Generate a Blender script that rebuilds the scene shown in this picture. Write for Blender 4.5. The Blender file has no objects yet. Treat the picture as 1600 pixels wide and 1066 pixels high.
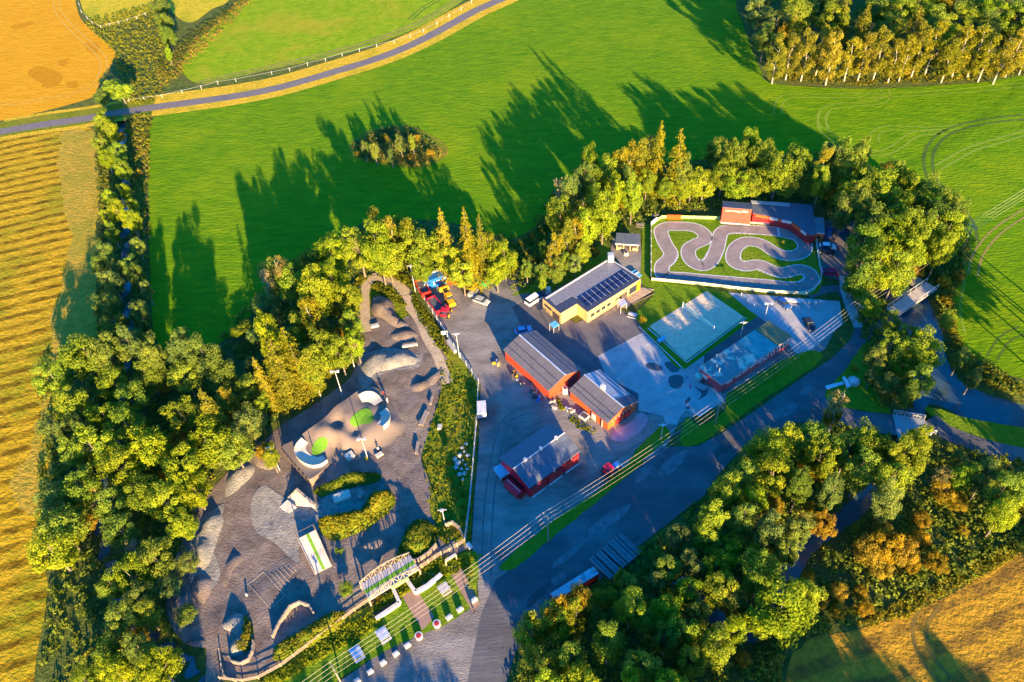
import bpy, math, random
import numpy as np
from mathutils import Vector, Matrix
from mathutils.geometry import delaunay_2d_cdt
PI=math.pi; rad=math.radians
random.seed(7); rng=np.random.default_rng(7)
scn=bpy.context.scene; COL=scn.collection
# ---------------------------------------------------------------- camera model
F=1244.0; HT=140.0; CX,CY=800.0,533.0
dn=Vector((892-CX,-(1730-CY),-F)).normalized()
up=-dn; fw=Vector((0,0,-1)); yy=(fw-fw.dot(up)*up).normalized(); xx=yy.cross(up)
RW=Matrix((xx,yy,up))
def G(px,py,z=0.0):
    w=RW@Vector((px-CX,-(py-CY),-F)); t=(z-HT)/w.z
    return Vector((w.x*t,w.y*t,z))
def depth(px,py):
    w=RW@Vector((px-CX,-(py-CY),-F)); return -HT/w.z*F
cam=bpy.data.cameras.new('camera'); co=bpy.data.objects.new('camera',cam); COL.objects.link(co)
cam.sensor_width=36; cam.lens=F/1600*36; cam.clip_start=1; cam.clip_end=6000
co.matrix_world=Matrix.Translation((0,0,HT))@RW.to_4x4(); scn.camera=co
# ---------------------------------------------------------------- light
AZ,EL=rad(-17),rad(13.0)          # direction in which shadows fall (from +Y towards +X), sun elevation
sun=bpy.data.lights.new('sun','SUN'); sun.energy=5.0; sun.angle=rad(0.5); sun.color=(1.0,0.70,0.32)
so=bpy.data.objects.new('sun',sun); COL.objects.link(so)
ld=Vector((math.sin(AZ)*math.cos(EL),math.cos(AZ)*math.cos(EL),-math.sin(EL)))
so.rotation_euler=ld.to_track_quat('-Z','Y').to_euler(); so.location=(60,-100,160)
w=bpy.data.worlds.new('World'); scn.world=w; w.use_nodes=True; nt=w.node_tree
bg=nt.nodes['Background']; sky=nt.nodes.new('ShaderNodeTexSky'); sky.sky_type='NISHITA'; sky.sun_disc=False
sky.sun_elevation=EL; sky.sun_rotation=math.atan2(-ld.x,-ld.y); sky.ozone_density=4; sky.air_density=1.2; sky.dust_density=0.3
hs=nt.nodes.new('ShaderNodeHueSaturation'); hs.inputs['Saturation'].default_value=1.46
nt.links.new(sky.outputs[0],hs.inputs['Color']); tn=nt.nodes.new('ShaderNodeMix'); tn.data_type='RGBA'; tn.blend_type='MULTIPLY'; tn.inputs[0].default_value=1; tn.inputs[7].default_value=(0.92,0.87,1.12,1); nt.links.new(hs.outputs[0],tn.inputs[6]); nt.links.new(tn.outputs[2],bg.inputs['Color']); bg.inputs['Strength'].default_value=0.122
scn.view_settings.view_transform='Standard'; scn.view_settings.look='None'; scn.view_settings.exposure=2.35; scn.view_settings.gamma=1
scn.render.engine='CYCLES'; scn.cycles.max_bounces=6; scn.cycles.diffuse_bounces=4; scn.cycles.glossy_bounces=2; scn.cycles.transmission_bounces=3
scn.cycles.use_denoising=True; scn.cycles.use_adaptive_sampling=True
# ---------------------------------------------------------------- materials
MATS={}
def mat(name,c1,c2=None,sc=1.0,rough=0.9,bump=0.0,bsc=None,metal=0.0,c3=None,sc3=0.05,amt=0.5,rows=None,trans=0.0,obj=False,stretch=None,spec=0.3,lo=0.35,hi=0.65,world=True):
    if name in MATS: return MATS[name]
    m=bpy.data.materials.new(name); m.use_nodes=True; n=m.node_tree.nodes; l=m.node_tree.links
    b=n['Principled BSDF']; b.inputs['Roughness'].default_value=rough; b.inputs['Metallic'].default_value=metal
    b.inputs['Specular IOR Level'].default_value=spec*(0.15 if bump>=0.35 else 1)
    tc=n.new('ShaderNodeTexCoord'); src=tc.outputs['Object']
    if stretch:
        mp=n.new('ShaderNodeMapping'); mp.inputs['Rotation'].default_value=(0,0,stretch[0]); mp.inputs['Scale'].default_value=(stretch[1],stretch[2],1)
        l.new(src,mp.inputs[0]); src2=mp.outputs[0]
    else: src2=src
    def noise(s,d,so):
        t=n.new('ShaderNodeTexNoise'); t.inputs['Scale'].default_value=s; t.inputs['Detail'].default_value=d; t.inputs['Roughness'].default_value=0.65
        l.new(so,t.inputs['Vector']); return t.outputs['Fac']
    def ramp(f,a,bb):
        r=n.new('ShaderNodeMapRange'); r.inputs[1].default_value=a; r.inputs[2].default_value=bb; l.new(f,r.inputs[0]); return r.outputs[0]
    def mix(f,A,B,mode='MIX'):
        x=n.new('ShaderNodeMix'); x.data_type='RGBA'; x.blend_type=mode
        for s,v in ((0,f),(6,A),(7,B)):
            if isinstance(v,(tuple,list)): x.inputs[s].default_value=(*v,1)
            elif isinstance(v,(int,float)): x.inputs[s].default_value=v
            else: l.new(v,x.inputs[s])
        return x.outputs[2]
    if obj:
        oi=n.new('ShaderNodeObjectInfo'); base=oi.outputs['Color']
        nz=noise(sc,3,src2)
        dark=mix(1.0,base,(0.74,0.80,0.85),'MULTIPLY'); lite=mix(1.0,base,(1.5,1.32,1.0),'MULTIPLY')
        colr=mix(ramp(nz,lo,hi),dark,lite)
    else:
        c2=c2 or tuple(min(1,x*1.25) for x in c1)
        nz=noise(sc,6,src2); colr=mix(ramp(nz,lo,hi),c1,c2)
        if c3:
            colr=mix(ramp(noise(sc3,5,src),0.5,0.5+0.5*(1-amt)+0.02),colr,c3)
    if rows:   # (angle, spacing, colour, amount)
        mp=n.new('ShaderNodeMapping'); mp.inputs['Rotation'].default_value=(0,0,rows[0]); l.new(src,mp.inputs[0])
        wv=n.new('ShaderNodeTexWave'); wv.bands_direction='Y'; wv.inputs['Scale'].default_value=0.314/rows[1]
        wv.inputs['Distortion'].default_value=rows[4] if len(rows)>4 else 2.5; wv.inputs['Detail'].default_value=3; wv.inputs['Detail Scale'].default_value=2.2
        l.new(mp.outputs[0],wv.inputs['Vector'])
        rr=n.new('ShaderNodeMath'); rr.operation='MULTIPLY'; l.new(ramp(wv.outputs['Fac'],0.5,0.8),rr.inputs[0])
        r2=n.new('ShaderNodeMath'); r2.operation='MULTIPLY'; r2.inputs[1].default_value=rows[3]; l.new(ramp(noise(0.25,4,src),0.3,0.6),rr.inputs[1]); l.new(rr.outputs[0],r2.inputs[0])
        colr=mix(r2.outputs[0],colr,rows[2])
    l.new(colr,b.inputs['Base Color'])
    if bump:
        bn=n.new('ShaderNodeBump'); bn.inputs['Strength'].default_value=bump; bn.inputs['Distance'].default_value=1.0
        l.new(noise(bsc or sc*2,5,src2),bn.inputs['Height']); l.new(bn.outputs[0],b.inputs['Normal'])
    if trans:
        t=n.new('ShaderNodeBsdfTranslucent'); l.new(colr,t.inputs[0]); ms=n.new('ShaderNodeMixShader'); ms.inputs[0].default_value=trans
        l.new(b.outputs[0],ms.inputs[1]); l.new(t.outputs[0],ms.inputs[2]); l.new(ms.outputs[0],n['Material Output'].inputs[0])
    MATS[name]=m; return m
def flat(name,c,rough=0.6,metal=0.0,var=0.18):
    return mat(name,tuple(x*(1-var) for x in c),tuple(min(1,x*(1+var)) for x in c),sc=1.3,rough=rough,metal=metal)
def striped(name,c,rough,spacing,ang=0.0,metal=0.0,dark=0.55,c3=None):
    if name in MATS: return MATS[name]
    m=mat(name,tuple(x*0.88 for x in c),tuple(min(1,x*1.12) for x in c),sc=0.6,rough=rough,metal=metal,c3=c3,sc3=0.35,amt=0.75)
    n=m.node_tree.nodes; l=m.node_tree.links; b=n['Principled BSDF']; old=b.inputs['Base Color'].links[0].from_socket
    tc=n['Texture Coordinate']; mp=n.new('ShaderNodeMapping'); mp.inputs['Rotation'].default_value=(0,0,ang); l.new(tc.outputs['Object'],mp.inputs[0])
    wv=n.new('ShaderNodeTexWave'); wv.bands_direction='X'; wv.wave_profile='SAW'; wv.inputs['Scale'].default_value=0.314/spacing; l.new(mp.outputs[0],wv.inputs['Vector'])
    rm=n.new('ShaderNodeMapRange'); rm.inputs[1].default_value=0.80; rm.inputs[2].default_value=0.9; rm.inputs[3].default_value=1; rm.inputs[4].default_value=dark; l.new(wv.outputs['Fac'],rm.inputs[0])
    x=n.new('ShaderNodeMix'); x.data_type='RGBA'; x.blend_type='MULTIPLY'; x.inputs[0].default_value=1; l.new(old,x.inputs[6]); l.new(rm.outputs[0],x.inputs[7]); l.new(x.outputs[2],b.inputs['Base Color'])
    return m
_a=G(0,375);_b=G(80,357);ROWA=math.atan2(_b.y-_a.y,_b.x-_a.x);_a=G(1400,1040);_b=G(1560,960);ROWB=math.atan2(_b.y-_a.y,_b.x-_a.x)
M_wood_floor=mat('wild_ground',(0.055,0.085,0.016),(0.12,0.14,0.03),sc=0.5,bump=1.0,bsc=1.5,c3=(0.13,0.10,0.03),sc3=0.06,amt=0.4)
M_green=mat('lush_grass',(0.062,0.160,0.002),(0.130,0.225,0.003),sc=0.35,bump=0.55,bsc=0.9,stretch=(0.35,0.45,1.6),c3=(0.175,0.24,0.004),sc3=0.03,amt=0.55,rows=(0.3,5.0,(0.06,0.15,0.004),0.3,5))
M_green2=mat('meadow_grass',(0.13,0.235,0.004),(0.23,0.30,0.008),sc=0.25,bump=0.5,bsc=0.9,c3=(0.36,0.26,0.02),sc3=0.035,amt=0.5)
M_wheat=mat('ripe_wheat',(0.44,0.215,0.006),(0.54,0.275,0.014),sc=0.3,bump=0.7,bsc=0.8,stretch=(0.2,0.5,2),c3=(0.44,0.21,0.006),sc3=0.05,amt=0.35)
M_stub=mat('stubble',(0.33,0.22,0.008),(0.50,0.31,0.02),sc=0.5,bump=0.9,bsc=0.9,c3=(0.17,0.20,0.01),sc3=0.045,amt=0.6,rows=(-ROWA,4.4,(0.10,0.060,0.004),0.95,1.3))
M_stubg=mat('stubble_margin',(0.24,0.20,0.024),(0.42,0.27,0.034),sc=0.45,bump=0.9,bsc=1.0,c3=(0.18,0.20,0.02),sc3=0.05,amt=0.5)
M_gold=mat('golden_crop',(0.30,0.172,0.018),(0.46,0.262,0.024),sc=0.6,bump=1.0,bsc=1.0,rows=(-ROWB,6.0,(0.14,0.085,0.02),0.9,2.5))
M_hay=mat('dry_meadow',(0.34,0.30,0.012),(0.50,0.37,0.03),sc=0.4,bump=0.8,bsc=0.9,c3=(0.18,0.25,0.01),sc3=0.06,amt=0.5)
M_verge=mat('verge_grass',(0.40,0.27,0.012),(0.62,0.40,0.04),sc=0.8,bump=0.8,bsc=1.5,c3=(0.20,0.24,0.01),sc3=0.12,amt=0.45)
M_lawn=mat('mown_lawn',(0.075,0.15,0.006),(0.135,0.20,0.010),sc=0.6,bump=0.35,bsc=1.5,c3=(0.19,0.19,0.02),sc3=0.08,amt=0.35)
M_rough=mat('rough_grass',(0.09,0.14,0.008),(0.20,0.21,0.015),sc=0.7,bump=0.9,bsc=1.6,c3=(0.28,0.20,0.03),sc3=0.12,amt=0.4)
M_road=mat('road_asphalt',(0.125,0.105,0.095),(0.17,0.145,0.13),sc=1.2,bump=0.08,c3=(0.10,0.09,0.10),sc3=0.2,amt=0.5,spec=0.2)
M_gravel=mat('yard_gravel',(0.14,0.122,0.105),(0.25,0.22,0.19),sc=0.22,bump=0.25,bsc=2.5,c3=(0.085,0.075,0.07),sc3=0.06,amt=0.7,stretch=(0.5,0.6,1.4))
M_dgravel=mat('skate_gravel',(0.115,0.087,0.070),(0.205,0.160,0.130),sc=0.35,bump=0.35,bsc=2.5,c3=(0.25,0.20,0.15),sc3=0.05,amt=0.5)
M_sgravel=mat('stone_gravel',(0.18,0.165,0.14),(0.29,0.265,0.22),sc=0.9,bump=0.5,bsc=2.5,c3=(0.16,0.16,0.14),sc3=0.1,amt=0.5)
M_sandp=mat('dirt_path',(0.32,0.24,0.15),(0.42,0.32,0.2),sc=0.8,bump=0.2,bsc=2)
M_dark=mat('dark_asphalt',(0.075,0.07,0.075),(0.115,0.105,0.105),sc=0.25,bump=0.1,bsc=2,c3=(0.16,0.15,0.145),sc3=0.08,amt=0.5)
M_conc=mat('concrete_slab',(0.27,0.26,0.25),(0.36,0.34,0.33),sc=0.35,bump=0.1,bsc=2,c3=(0.20,0.20,0.20),sc3=0.12,amt=0.4)
M_serv=mat('service_asphalt',(0.060,0.060,0.064),(0.095,0.092,0.095),sc=0.14,bump=0.12,bsc=1.5,c3=(0.15,0.15,0.15),sc3=0.07,amt=0.5,stretch=(0.75,0.25,1.3))
M_sand=mat('court_sand',(0.54,0.41,0.26),(0.66,0.52,0.35),sc=0.8,bump=0.5,bsc=1.2)
M_track=mat('track_asphalt',(0.19,0.15,0.135),(0.26,0.21,0.19),sc=0.35,bump=0.05,c3=(0.13,0.115,0.12),sc3=0.12,amt=0.45)
M_mark=flat('white_marking',(0.5,0.49,0.46))
M_brick=striped('brick_paving',(0.27,0.17,0.12),0.9,0.45,0.5,dark=0.75)
M_water=mat('river_water',(0.035,0.06,0.07),(0.05,0.09,0.10),sc=0.3,rough=0.12,bump=0.05,bsc=2,spec=0.6)
M_white=flat('white_paint',(0.47,0.46,0.44)); M_galv=flat('galvanised_steel',(0.50,0.51,0.52),0.45,0.4)
M_red=striped('red_cladding',(0.50,0.055,0.018),0.75,0.5,dark=0.85); M_redd=flat('dark_red_paint',(0.30,0.020,0.020))
M_orange=striped('orange_red_cladding',(0.56,0.10,0.022),0.75,0.5,dark=0.85)
M_crim=flat('crimson_paint',(0.42,0.012,0.03),0.4)
M_roofd=striped('charcoal_roof_sheeting',(0.115,0.105,0.11),0.6,0.9,dark=0.72)
M_roofl=striped('pale_roof_sheeting',(0.30,0.31,0.34),0.45,0.9,dark=0.75)
M_roofb=striped('blue_grey_roof_sheeting',(0.085,0.10,0.13),0.55,0.8,dark=0.75)
M_feltg=flat('roof_felt',(0.17,0.165,0.185)); M_felt_dark=flat('dark_roof_edge',(0.035,0.045,0.075),0.5)
M_teal=mat('teal_roof',(0.04,0.19,0.20),(0.10,0.28,0.27),sc=0.5,rough=0.5,c3=(0.30,0.36,0.30),sc3=0.4,amt=0.4)
M_olive=mat('mossy_roof',(0.11,0.12,0.05),(0.17,0.16,0.07),sc=0.6,rough=0.8,c3=(0.05,0.09,0.06),sc3=0.3,amt=0.5)
M_streak=mat('sun_streaked_roof',(0.10,0.135,0.14),(0.155,0.195,0.19),sc=0.5,rough=0.55,c3=(0.44,0.42,0.32),sc3=0.45,amt=0.9,stretch=(0.9,0.2,1.5))  # pale tan streaks are sunlight painted into the roof colour
M_timber=striped('pine_boards',(0.62,0.37,0.13),0.7,0.35,dark=0.8); M_oldwood=flat('weathered_timber',(0.24,0.19,0.15)); M_palewood=flat('pale_timber',(0.33,0.25,0.16))
M_deck=striped('plywood_deck',(0.40,0.35,0.31),0.7,1.2,dark=0.85)
M_darkwood=flat('dark_timber',(0.07,0.055,0.05)); M_yellow=flat('yellow_paint',(0.65,0.33,0.01),0.45); M_blue=flat('blue_paint',(0.015,0.10,0.38),0.45)
M_lblue=flat('light_blue_tarp',(0.10,0.36,0.48),0.6); M_greenp=flat('green_paint',(0.01,0.36,0.13),0.45); M_glass=flat('dark_glass',(0.02,0.03,0.045),0.1)
M_tyre=flat('tyre_rubber',(0.02,0.02,0.02)); M_solar=flat('solar_cell',(0.012,0.02,0.07),0.2); M_black=flat('black_paint',(0.02,0.02,0.022),0.4)
M_turf=flat('green_turf',(0.10,0.24,0.012),0.9); M_skate=mat('skate_asphalt',(0.150,0.112,0.084),(0.20,0.150,0.112),sc=0.3,bump=0.03,c3=(0.14,0.11,0.10),sc3=0.15,amt=0.4)
M_bowl=flat('smooth_concrete',(0.46,0.41,0.32),0.7,var=0.06); M_stone=flat('light_stone',(0.36,0.34,0.31)); M_silver=flat('silver_car_paint',(0.5,0.52,0.55),0.25,0.5)
M_magenta=flat('magenta_cloth',(0.6,0.03,0.3)); M_skin=flat('skin',(0.55,0.33,0.24)); M_orangeb=flat('orange_red_banner',(0.75,0.07,0.01)); M_lime=flat('lime_board',(0.42,0.55,0.16))
M_leaf=mat('leaf',(0.1,0.1,0.1),sc=0.42,rough=0.55,trans=0.42,obj=True,spec=0.06,lo=0.38,hi=0.62)
M_bark=flat('bark',(0.16,0.13,0.10),0.9); M_birch=flat('birch_bark',(0.38,0.33,0.26),0.8,var=0.3)
M_cloth={'red':M_crim,'white':M_white,'dark':M_black,'blue':M_blue,'magenta':M_magenta}
# ---------------------------------------------------------------- mesh helpers
def tag(o,label=None,cat=None,group=None,kind=None):
    if label: o['label']=label
    if cat: o['category']=cat
    if group: o['group']=group
    if kind: o['kind']=kind
    return o
def thing(name,label,cat,loc=(0,0,0),rz=0.0,group=None):
    o=bpy.data.objects.new(name,None); o.empty_display_size=0.5; COL.objects.link(o); o.location=loc; o.rotation_euler=(0,0,rz)
    return tag(o,label,cat,group)
def link(name,me,m,parent=None,smooth=False):
    if m is not None and not me.materials: me.materials.append(m)
    o=bpy.data.objects.new(name,me); COL.objects.link(o)
    if parent: o.parent=parent
    if smooth:
        for p in me.polygons: p.use_smooth=True
    return o
class MB:
    def __init__(s,off=None): s.v=[]; s.f=[]; s.off=Vector(off) if off is not None else Vector((0,0,0))
    def add(s,vs,fs):
        b=len(s.v); s.v+= [Vector(p)-s.off for p in vs]; s.f+=[tuple(i+b for i in f) for f in fs]; return s
    def box(s,x0,y0,z0,x1,y1,z1,rz=0,piv=(0,0),tx=0,ty=0):
        c,sn=math.cos(rz),math.sin(rz); vs=[]
        for z,a,b in ((z0,0,0),(z1,tx,ty)):
            for x,y in ((x0+a,y0+b),(x1-a,y0+b),(x1-a,y1-b),(x0+a,y1-b)):
                dx,dy=x-piv[0],y-piv[1]; vs.append((piv[0]+dx*c-dy*sn,piv[1]+dx*sn+dy*c,z))
        return s.add(vs,[(3,2,1,0),(4,5,6,7),(0,1,5,4),(1,2,6,5),(2,3,7,6),(3,0,4,7)])
    def bar(s,p0,p1,wd,h):
        p0=Vector(p0);p1=Vector(p1); d=(p1-p0).normalized(); a=d.cross(Vector((0,0,1)))
        a=Vector((1,0,0)) if a.length<1e-4 else a.normalized(); b=a.cross(d).normalized(); vs=[]
        for p in (p0,p1):
            for i,j in ((-1,-1),(1,-1),(1,1),(-1,1)): vs.append(p+a*wd/2*i+b*h/2*j)
        return s.add(vs,[(3,2,1,0),(4,5,6,7),(0,1,5,4),(1,2,6,5),(2,3,7,6),(3,0,4,7)])
    def cyl(s,p0,p1,r0,r1=None,n=8):
        r1=r0 if r1 is None else r1; p0=Vector(p0);p1=Vector(p1); d=(p1-p0).normalized(); a=d.cross(Vector((0,0,1)))
        a=Vector((1,0,0)) if a.length<1e-4 else a.normalized(); b=a.cross(d); vs=[]
        for p,r in ((p0,r0),(p1,r1)):
            for k in range(n): t=2*PI*k/n; vs.append(p+a*r*math.cos(t)+b*r*math.sin(t))
        return s.add(vs,[(k,(k+1)%n,n+(k+1)%n,n+k) for k in range(n)]+[tuple(range(n))[::-1],tuple(range(n,2*n))])
    def prism(s,pts,z0,z1,z1f=None):
        n=len(pts); vs=[(p[0],p[1],z0) for p in pts]+[(p[0],p[1],z1 if z1f is None else z1f(p)) for p in pts]
        return s.add(vs,[tuple(range(n))[::-1],tuple(range(n,2*n))]+[(k,(k+1)%n,n+(k+1)%n,n+k) for k in range(n)])
    def ball(s,c,r,rz=None,n=10,m=7):
        rz=rz or r; vs=[];fs=[]
        for i in range(m+1):
            t=PI*i/m
            for k in range(n): a=2*PI*k/n; vs.append((c[0]+r*math.sin(t)*math.cos(a),c[1]+r*math.sin(t)*math.sin(a),c[2]+rz*math.cos(t)))
        for i in range(m):
            for k in range(n): fs.append((i*n+k,(i+1)*n+k,(i+1)*n+(k+1)%n,i*n+(k+1)%n))
        return s.add(vs,fs)
    def mesh(s,name):
        me=bpy.data.meshes.new(name); me.from_pydata([tuple(v) for v in s.v],[],s.f); me.update(); return me
    def build(s,name,m,parent=None,smooth=False): return link(name,s.mesh(name),m,parent,smooth)
def cr(pts,closed=True,n=5):
    out=[];N=len(pts); P=[Vector(p[:2]) for p in pts]; rngk=range(N) if closed else range(N-1)
    for i in rngk:
        g=(lambda k:P[k%N]) if closed else (lambda k:P[max(0,min(N-1,k))])
        a,b,c,d=g(i-1),g(i),g(i+1),g(i+2)
        for j in range(n):
            t=j/n; out.append(0.5*((2*b)+(c-a)*t+(2*a-5*b+4*c-d)*t*t+(3*b-a-3*c+d)*t**3))
    if not closed: out.append(P[-1])
    return out
ZL=[0.0]
def sheet(name,pts,m,z,smooth=True,jit=0.0,off=None,label=None,sub=5):
    w=[G(x,y,0) for x,y in pts]
    if smooth: w=cr(w,True,sub)
    if jit: w=[Vector((p[0]+rng.normal(0,jit),p[1]+rng.normal(0,jit))) for p in w]
    me=bpy.data.meshes.new(name); me.from_pydata([(p[0],p[1],z) for p in w],[],[tuple(range(len(w)))]); me.update()
    if me.polygons[0].normal.z<0: me.flip_normals()
    return tag(link(name,me,m),kind='structure')
def ribbonw(W,width,z,closed=False,off=0.0):
    N=len(W); L=[];R=[]
    for i in range(N):
        a=W[(i-1)%N] if closed else W[max(0,i-1)]; b=W[(i+1)%N] if closed else W[min(N-1,i+1)]
        d=(b-a).normalized(); nrm=Vector((-d.y,d.x)); wd=width(i/N) if callable(width) else width
        L.append(W[i]+nrm*(off+wd/2)); R.append(W[i]+nrm*(off-wd/2))
    vs=[(p.x,p.y,z) for p in L]+[(p.x,p.y,z) for p in R]; fs=[]
    for i in range(N if closed else N-1): j=(i+1)%N; fs.append((N+i,N+j,j,i))
    return vs,fs
def ribbon(name,pts,width,m,z,closed=False,off=0.0,sub=6,kind='structure'):
    W=cr([G(x,y,0) for x,y in pts],closed,sub); vs,fs=ribbonw(W,width,z,closed,off)
    me=bpy.data.meshes.new(name); me.from_pydata(vs,[],fs); me.update(); return tag(link(name,me,m),kind=kind)
def inpoly(x,y,P):
    c=False; n=len(P); j=n-1
    for i in range(n):
        xi,yi=P[i][0],P[i][1]; xj,yj=P[j][0],P[j][1]
        if (yi>y)!=(yj>y) and x<(xj-xi)*(y-yi)/(yj-yi)+xi: c=not c
        j=i
    return c
def segd(p,a,b):
    ab=b-a; t=max(0,min(1,(p-a).dot(ab)/max(1e-9,ab.dot(ab)))); return (p-(a+ab*t)).length
def polyd(p,P): return min(segd(p,P[i],P[(i+1)%len(P)]) for i in range(len(P)))
def relief(name,W,step,hf,m,zbase=0.02,parent=None,skirt=False,off=None):
    W=[Vector((p[0],p[1])) for p in W]
    xs=[p.x for p in W]; ys=[p.y for p in W]; pts=list(W); n=len(W)
    y=min(ys)
    while y<max(ys):
        x=min(xs)
        while x<max(xs):
            q=Vector((x+random.uniform(-.2,.2)*step,y+random.uniform(-.2,.2)*step))
            if inpoly(q.x,q.y,W) and polyd(q,W)>step*0.4: pts.append(q)
            x+=step
        y+=step
    vv,ee,ff,_,_,_=delaunay_2d_cdt(pts,[(i,(i+1)%n) for i in range(n)],[],1,1e-4)
    o=Vector(off) if off is not None else Vector((0,0,0))
    vs=[(p.x-o.x,p.y-o.y,zbase+hf(p,W)-o.z) for p in vv]; fs=[tuple(f) for f in ff]
    if skirt:
        b=len(vs)
        for p in W: vs.append((p.x-o.x,p.y-o.y,zbase+hf(p,W)-o.z)); vs.append((p.x-o.x,p.y-o.y,-o.z-0.05))
        for i in range(n): j=(i+1)%n; fs.append((b+2*i,b+2*i+1,b+2*j+1,b+2*j))
    me=bpy.data.meshes.new(name); me.from_pydata(vs,[],fs); me.update()
    up_=sum(p.normal.z*p.area for p in me.polygons)
    if up_<0: me.flip_normals()
    return link(name,me,m,parent,smooth=True)
und=lambda p,W=None:0.075*(1.7+math.sin(p.x*0.83+1.3*math.sin(p.y*0.31))*math.cos(p.y*0.71+p.x*0.2)+0.8*math.sin(p.x*0.29-p.y*0.47)+0.5*math.sin(p.x*1.9+p.y*1.3))*min(1,polyd(Vector((p.x,p.y)),SKW)/4 if inpoly(p.x,p.y,SKW) else 0)
SKW=[]
def rsheet(name,pts,m,z,step=1.5):
    W=cr([G(x,y) for x,y in pts],True,4); return tag(relief(name,W,step,lambda p,W_:und(p),m,z),kind='structure')
def rribbon(name,pts,width,m,z):
    W=cr([G(x,y) for x,y in pts],False,4); vs,fs=ribbonw(W,width,0); n=len(W); P=[Vector(v[:2]) for v in vs[:n]]+[Vector(v[:2]) for v in vs[n:]][::-1]
    return tag(relief(name,P,1.1,lambda p,W_:und(p),m,z),kind='structure')
def dome(h,edge): return lambda p,W: h*(lambda t:t*t*(3-2*t))(min(1,polyd(p,W)/edge))*(0.85+0.3*math.sin(p.x*0.9)*math.cos(p.y*0.8))
# ---------------------------------------------------------------- leaf meshes
def quads(C,N,S,name,jn=0.6,asp=0.6):
    n=len(C); N=N+rng.normal(0,jn,(n,3)); N/=np.linalg.norm(N,axis=1)[:,None]+1e-9
    r=rng.normal(0,1,(n,3)); A=np.cross(N,r); A/=np.linalg.norm(A,axis=1)[:,None]+1e-9; B=np.cross(N,A)
    S=np.asarray(S).reshape(-1,1)*rng.uniform(0.6,1.35,(n,1)); A=A*S*0.5; B=B*S*0.5*asp
    V=np.stack([C-A,C+B*1.0,C+A,C-B],1).reshape(-1,3)
    me=bpy.data.meshes.new(name); me.vertices.add(4*n); me.vertices.foreach_set('co',V.ravel().astype(np.float32))
    me.loops.add(4*n); me.loops.foreach_set('vertex_index',np.arange(4*n,dtype=np.int32))
    me.polygons.add(n); me.polygons.foreach_set('loop_start',np.arange(0,4*n,4,dtype=np.int32)); me.polygons.foreach_set('loop_total',np.full(n,4,dtype=np.int32))
    me.update(); me.validate(); return me
def sph(n):
    v=rng.normal(0,1,(n,3)); return v/np.linalg.norm(v,axis=1)[:,None]
def lobed(nl,per,R,Z,zc,lr,leaf,name,shell=(0.5,0.92),flatb=0.35,dens_top=True,jn=0.7):
    C=[];N=[]
    for k in range(nl):
        d=sph(1)[0]; d[2]=d[2]*0.9+0.18; q=rng.uniform(*shell); c=np.array([d[0]*R*q,d[1]*R*q,zc+max(-flatb*2,d[2])*Z*q])
        rr=R*rng.uniform(*lr); s=sph(per); s[:,2]*=0.75
        C.append(c+s*rr*rng.uniform(0.55,1.05,(per,1))); N.append(s+np.array([0,0,0.35])+0.5*d)
    return quads(np.concatenate(C),np.concatenate(N),leaf,name,jn)
def m_decid(k,R=5.0,H=14.0): return lobed(42,190,R,R*1.16,H-R*1.2,(0.20,0.38),0.47,'crown_mesh_d%d'%k)
def m_birch(k,R=3.0,H=15.0):
    C=[];N=[]
    for i in range(38):
        t=rng.uniform(0,1); z=H*(0.17+0.81*t); rr=R*(0.35+0.95*math.sin(PI*min(1,0.18+0.8*t)))*0.8; a=rng.uniform(0,2*PI); q=rng.uniform(0.2,0.95)
        c=np.array([math.cos(a)*rr*q,math.sin(a)*rr*q,z]); s=sph(120); s[:,2]*=1.35
        C.append(c+s*rng.uniform(0.5,1.05,(120,1))*R*0.28); N.append(s+np.array([0,0,0.2]))
    return quads(np.concatenate(C),np.concatenate(N),0.40,'crown_mesh_b%d'%k,0.8)
def m_spruce(k,R=3.6,H=19.0):
    C=[];N=[]; L=24
    for i in range(L):
        t=i/(L-1); z=H*(0.08+0.90*t); rr=R*(1-t)**0.62*(1+0.12*rng.normal())+0.25; nb=int(7+8*(1-t))
        for b in range(nb):
            a=rng.uniform(0,2*PI); ln=rr*rng.uniform(0.75,1.12); m=max(8,int(22*ln/R)+5)
            u=rng.uniform(0.15,1,m)**0.8; px=math.cos(a)*ln*u; py=math.sin(a)*ln*u; pz=z-ln*0.38*u**1.3
            sd=rng.normal(0,0.16+0.10*ln,m)*u
            C.append(np.stack([px-math.sin(a)*sd,py+math.cos(a)*sd,pz+rng.normal(0,0.12,m)],1))
            N.append(np.tile([math.cos(a)*0.55,math.sin(a)*0.55,0.8],(m,1)))
    return quads(np.concatenate(C),np.concatenate(N),0.50,'crown_mesh_s%d'%k,0.45,0.5)
def m_round(k,R=3.6,H=6.5): return lobed(46,130,R,R*0.85,H-R*0.9,(0.18,0.32),0.33,'crown_mesh_r%d'%k,shell=(0.55,0.85),flatb=0.45)
def m_sparse(k,R=3.6,H=13.0): return lobed(20,55,R,R*1.1,H-R*1.1,(0.18,0.34),0.40,'crown_mesh_x%d'%k,shell=(0.3,0.95),jn=0.9)
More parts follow.
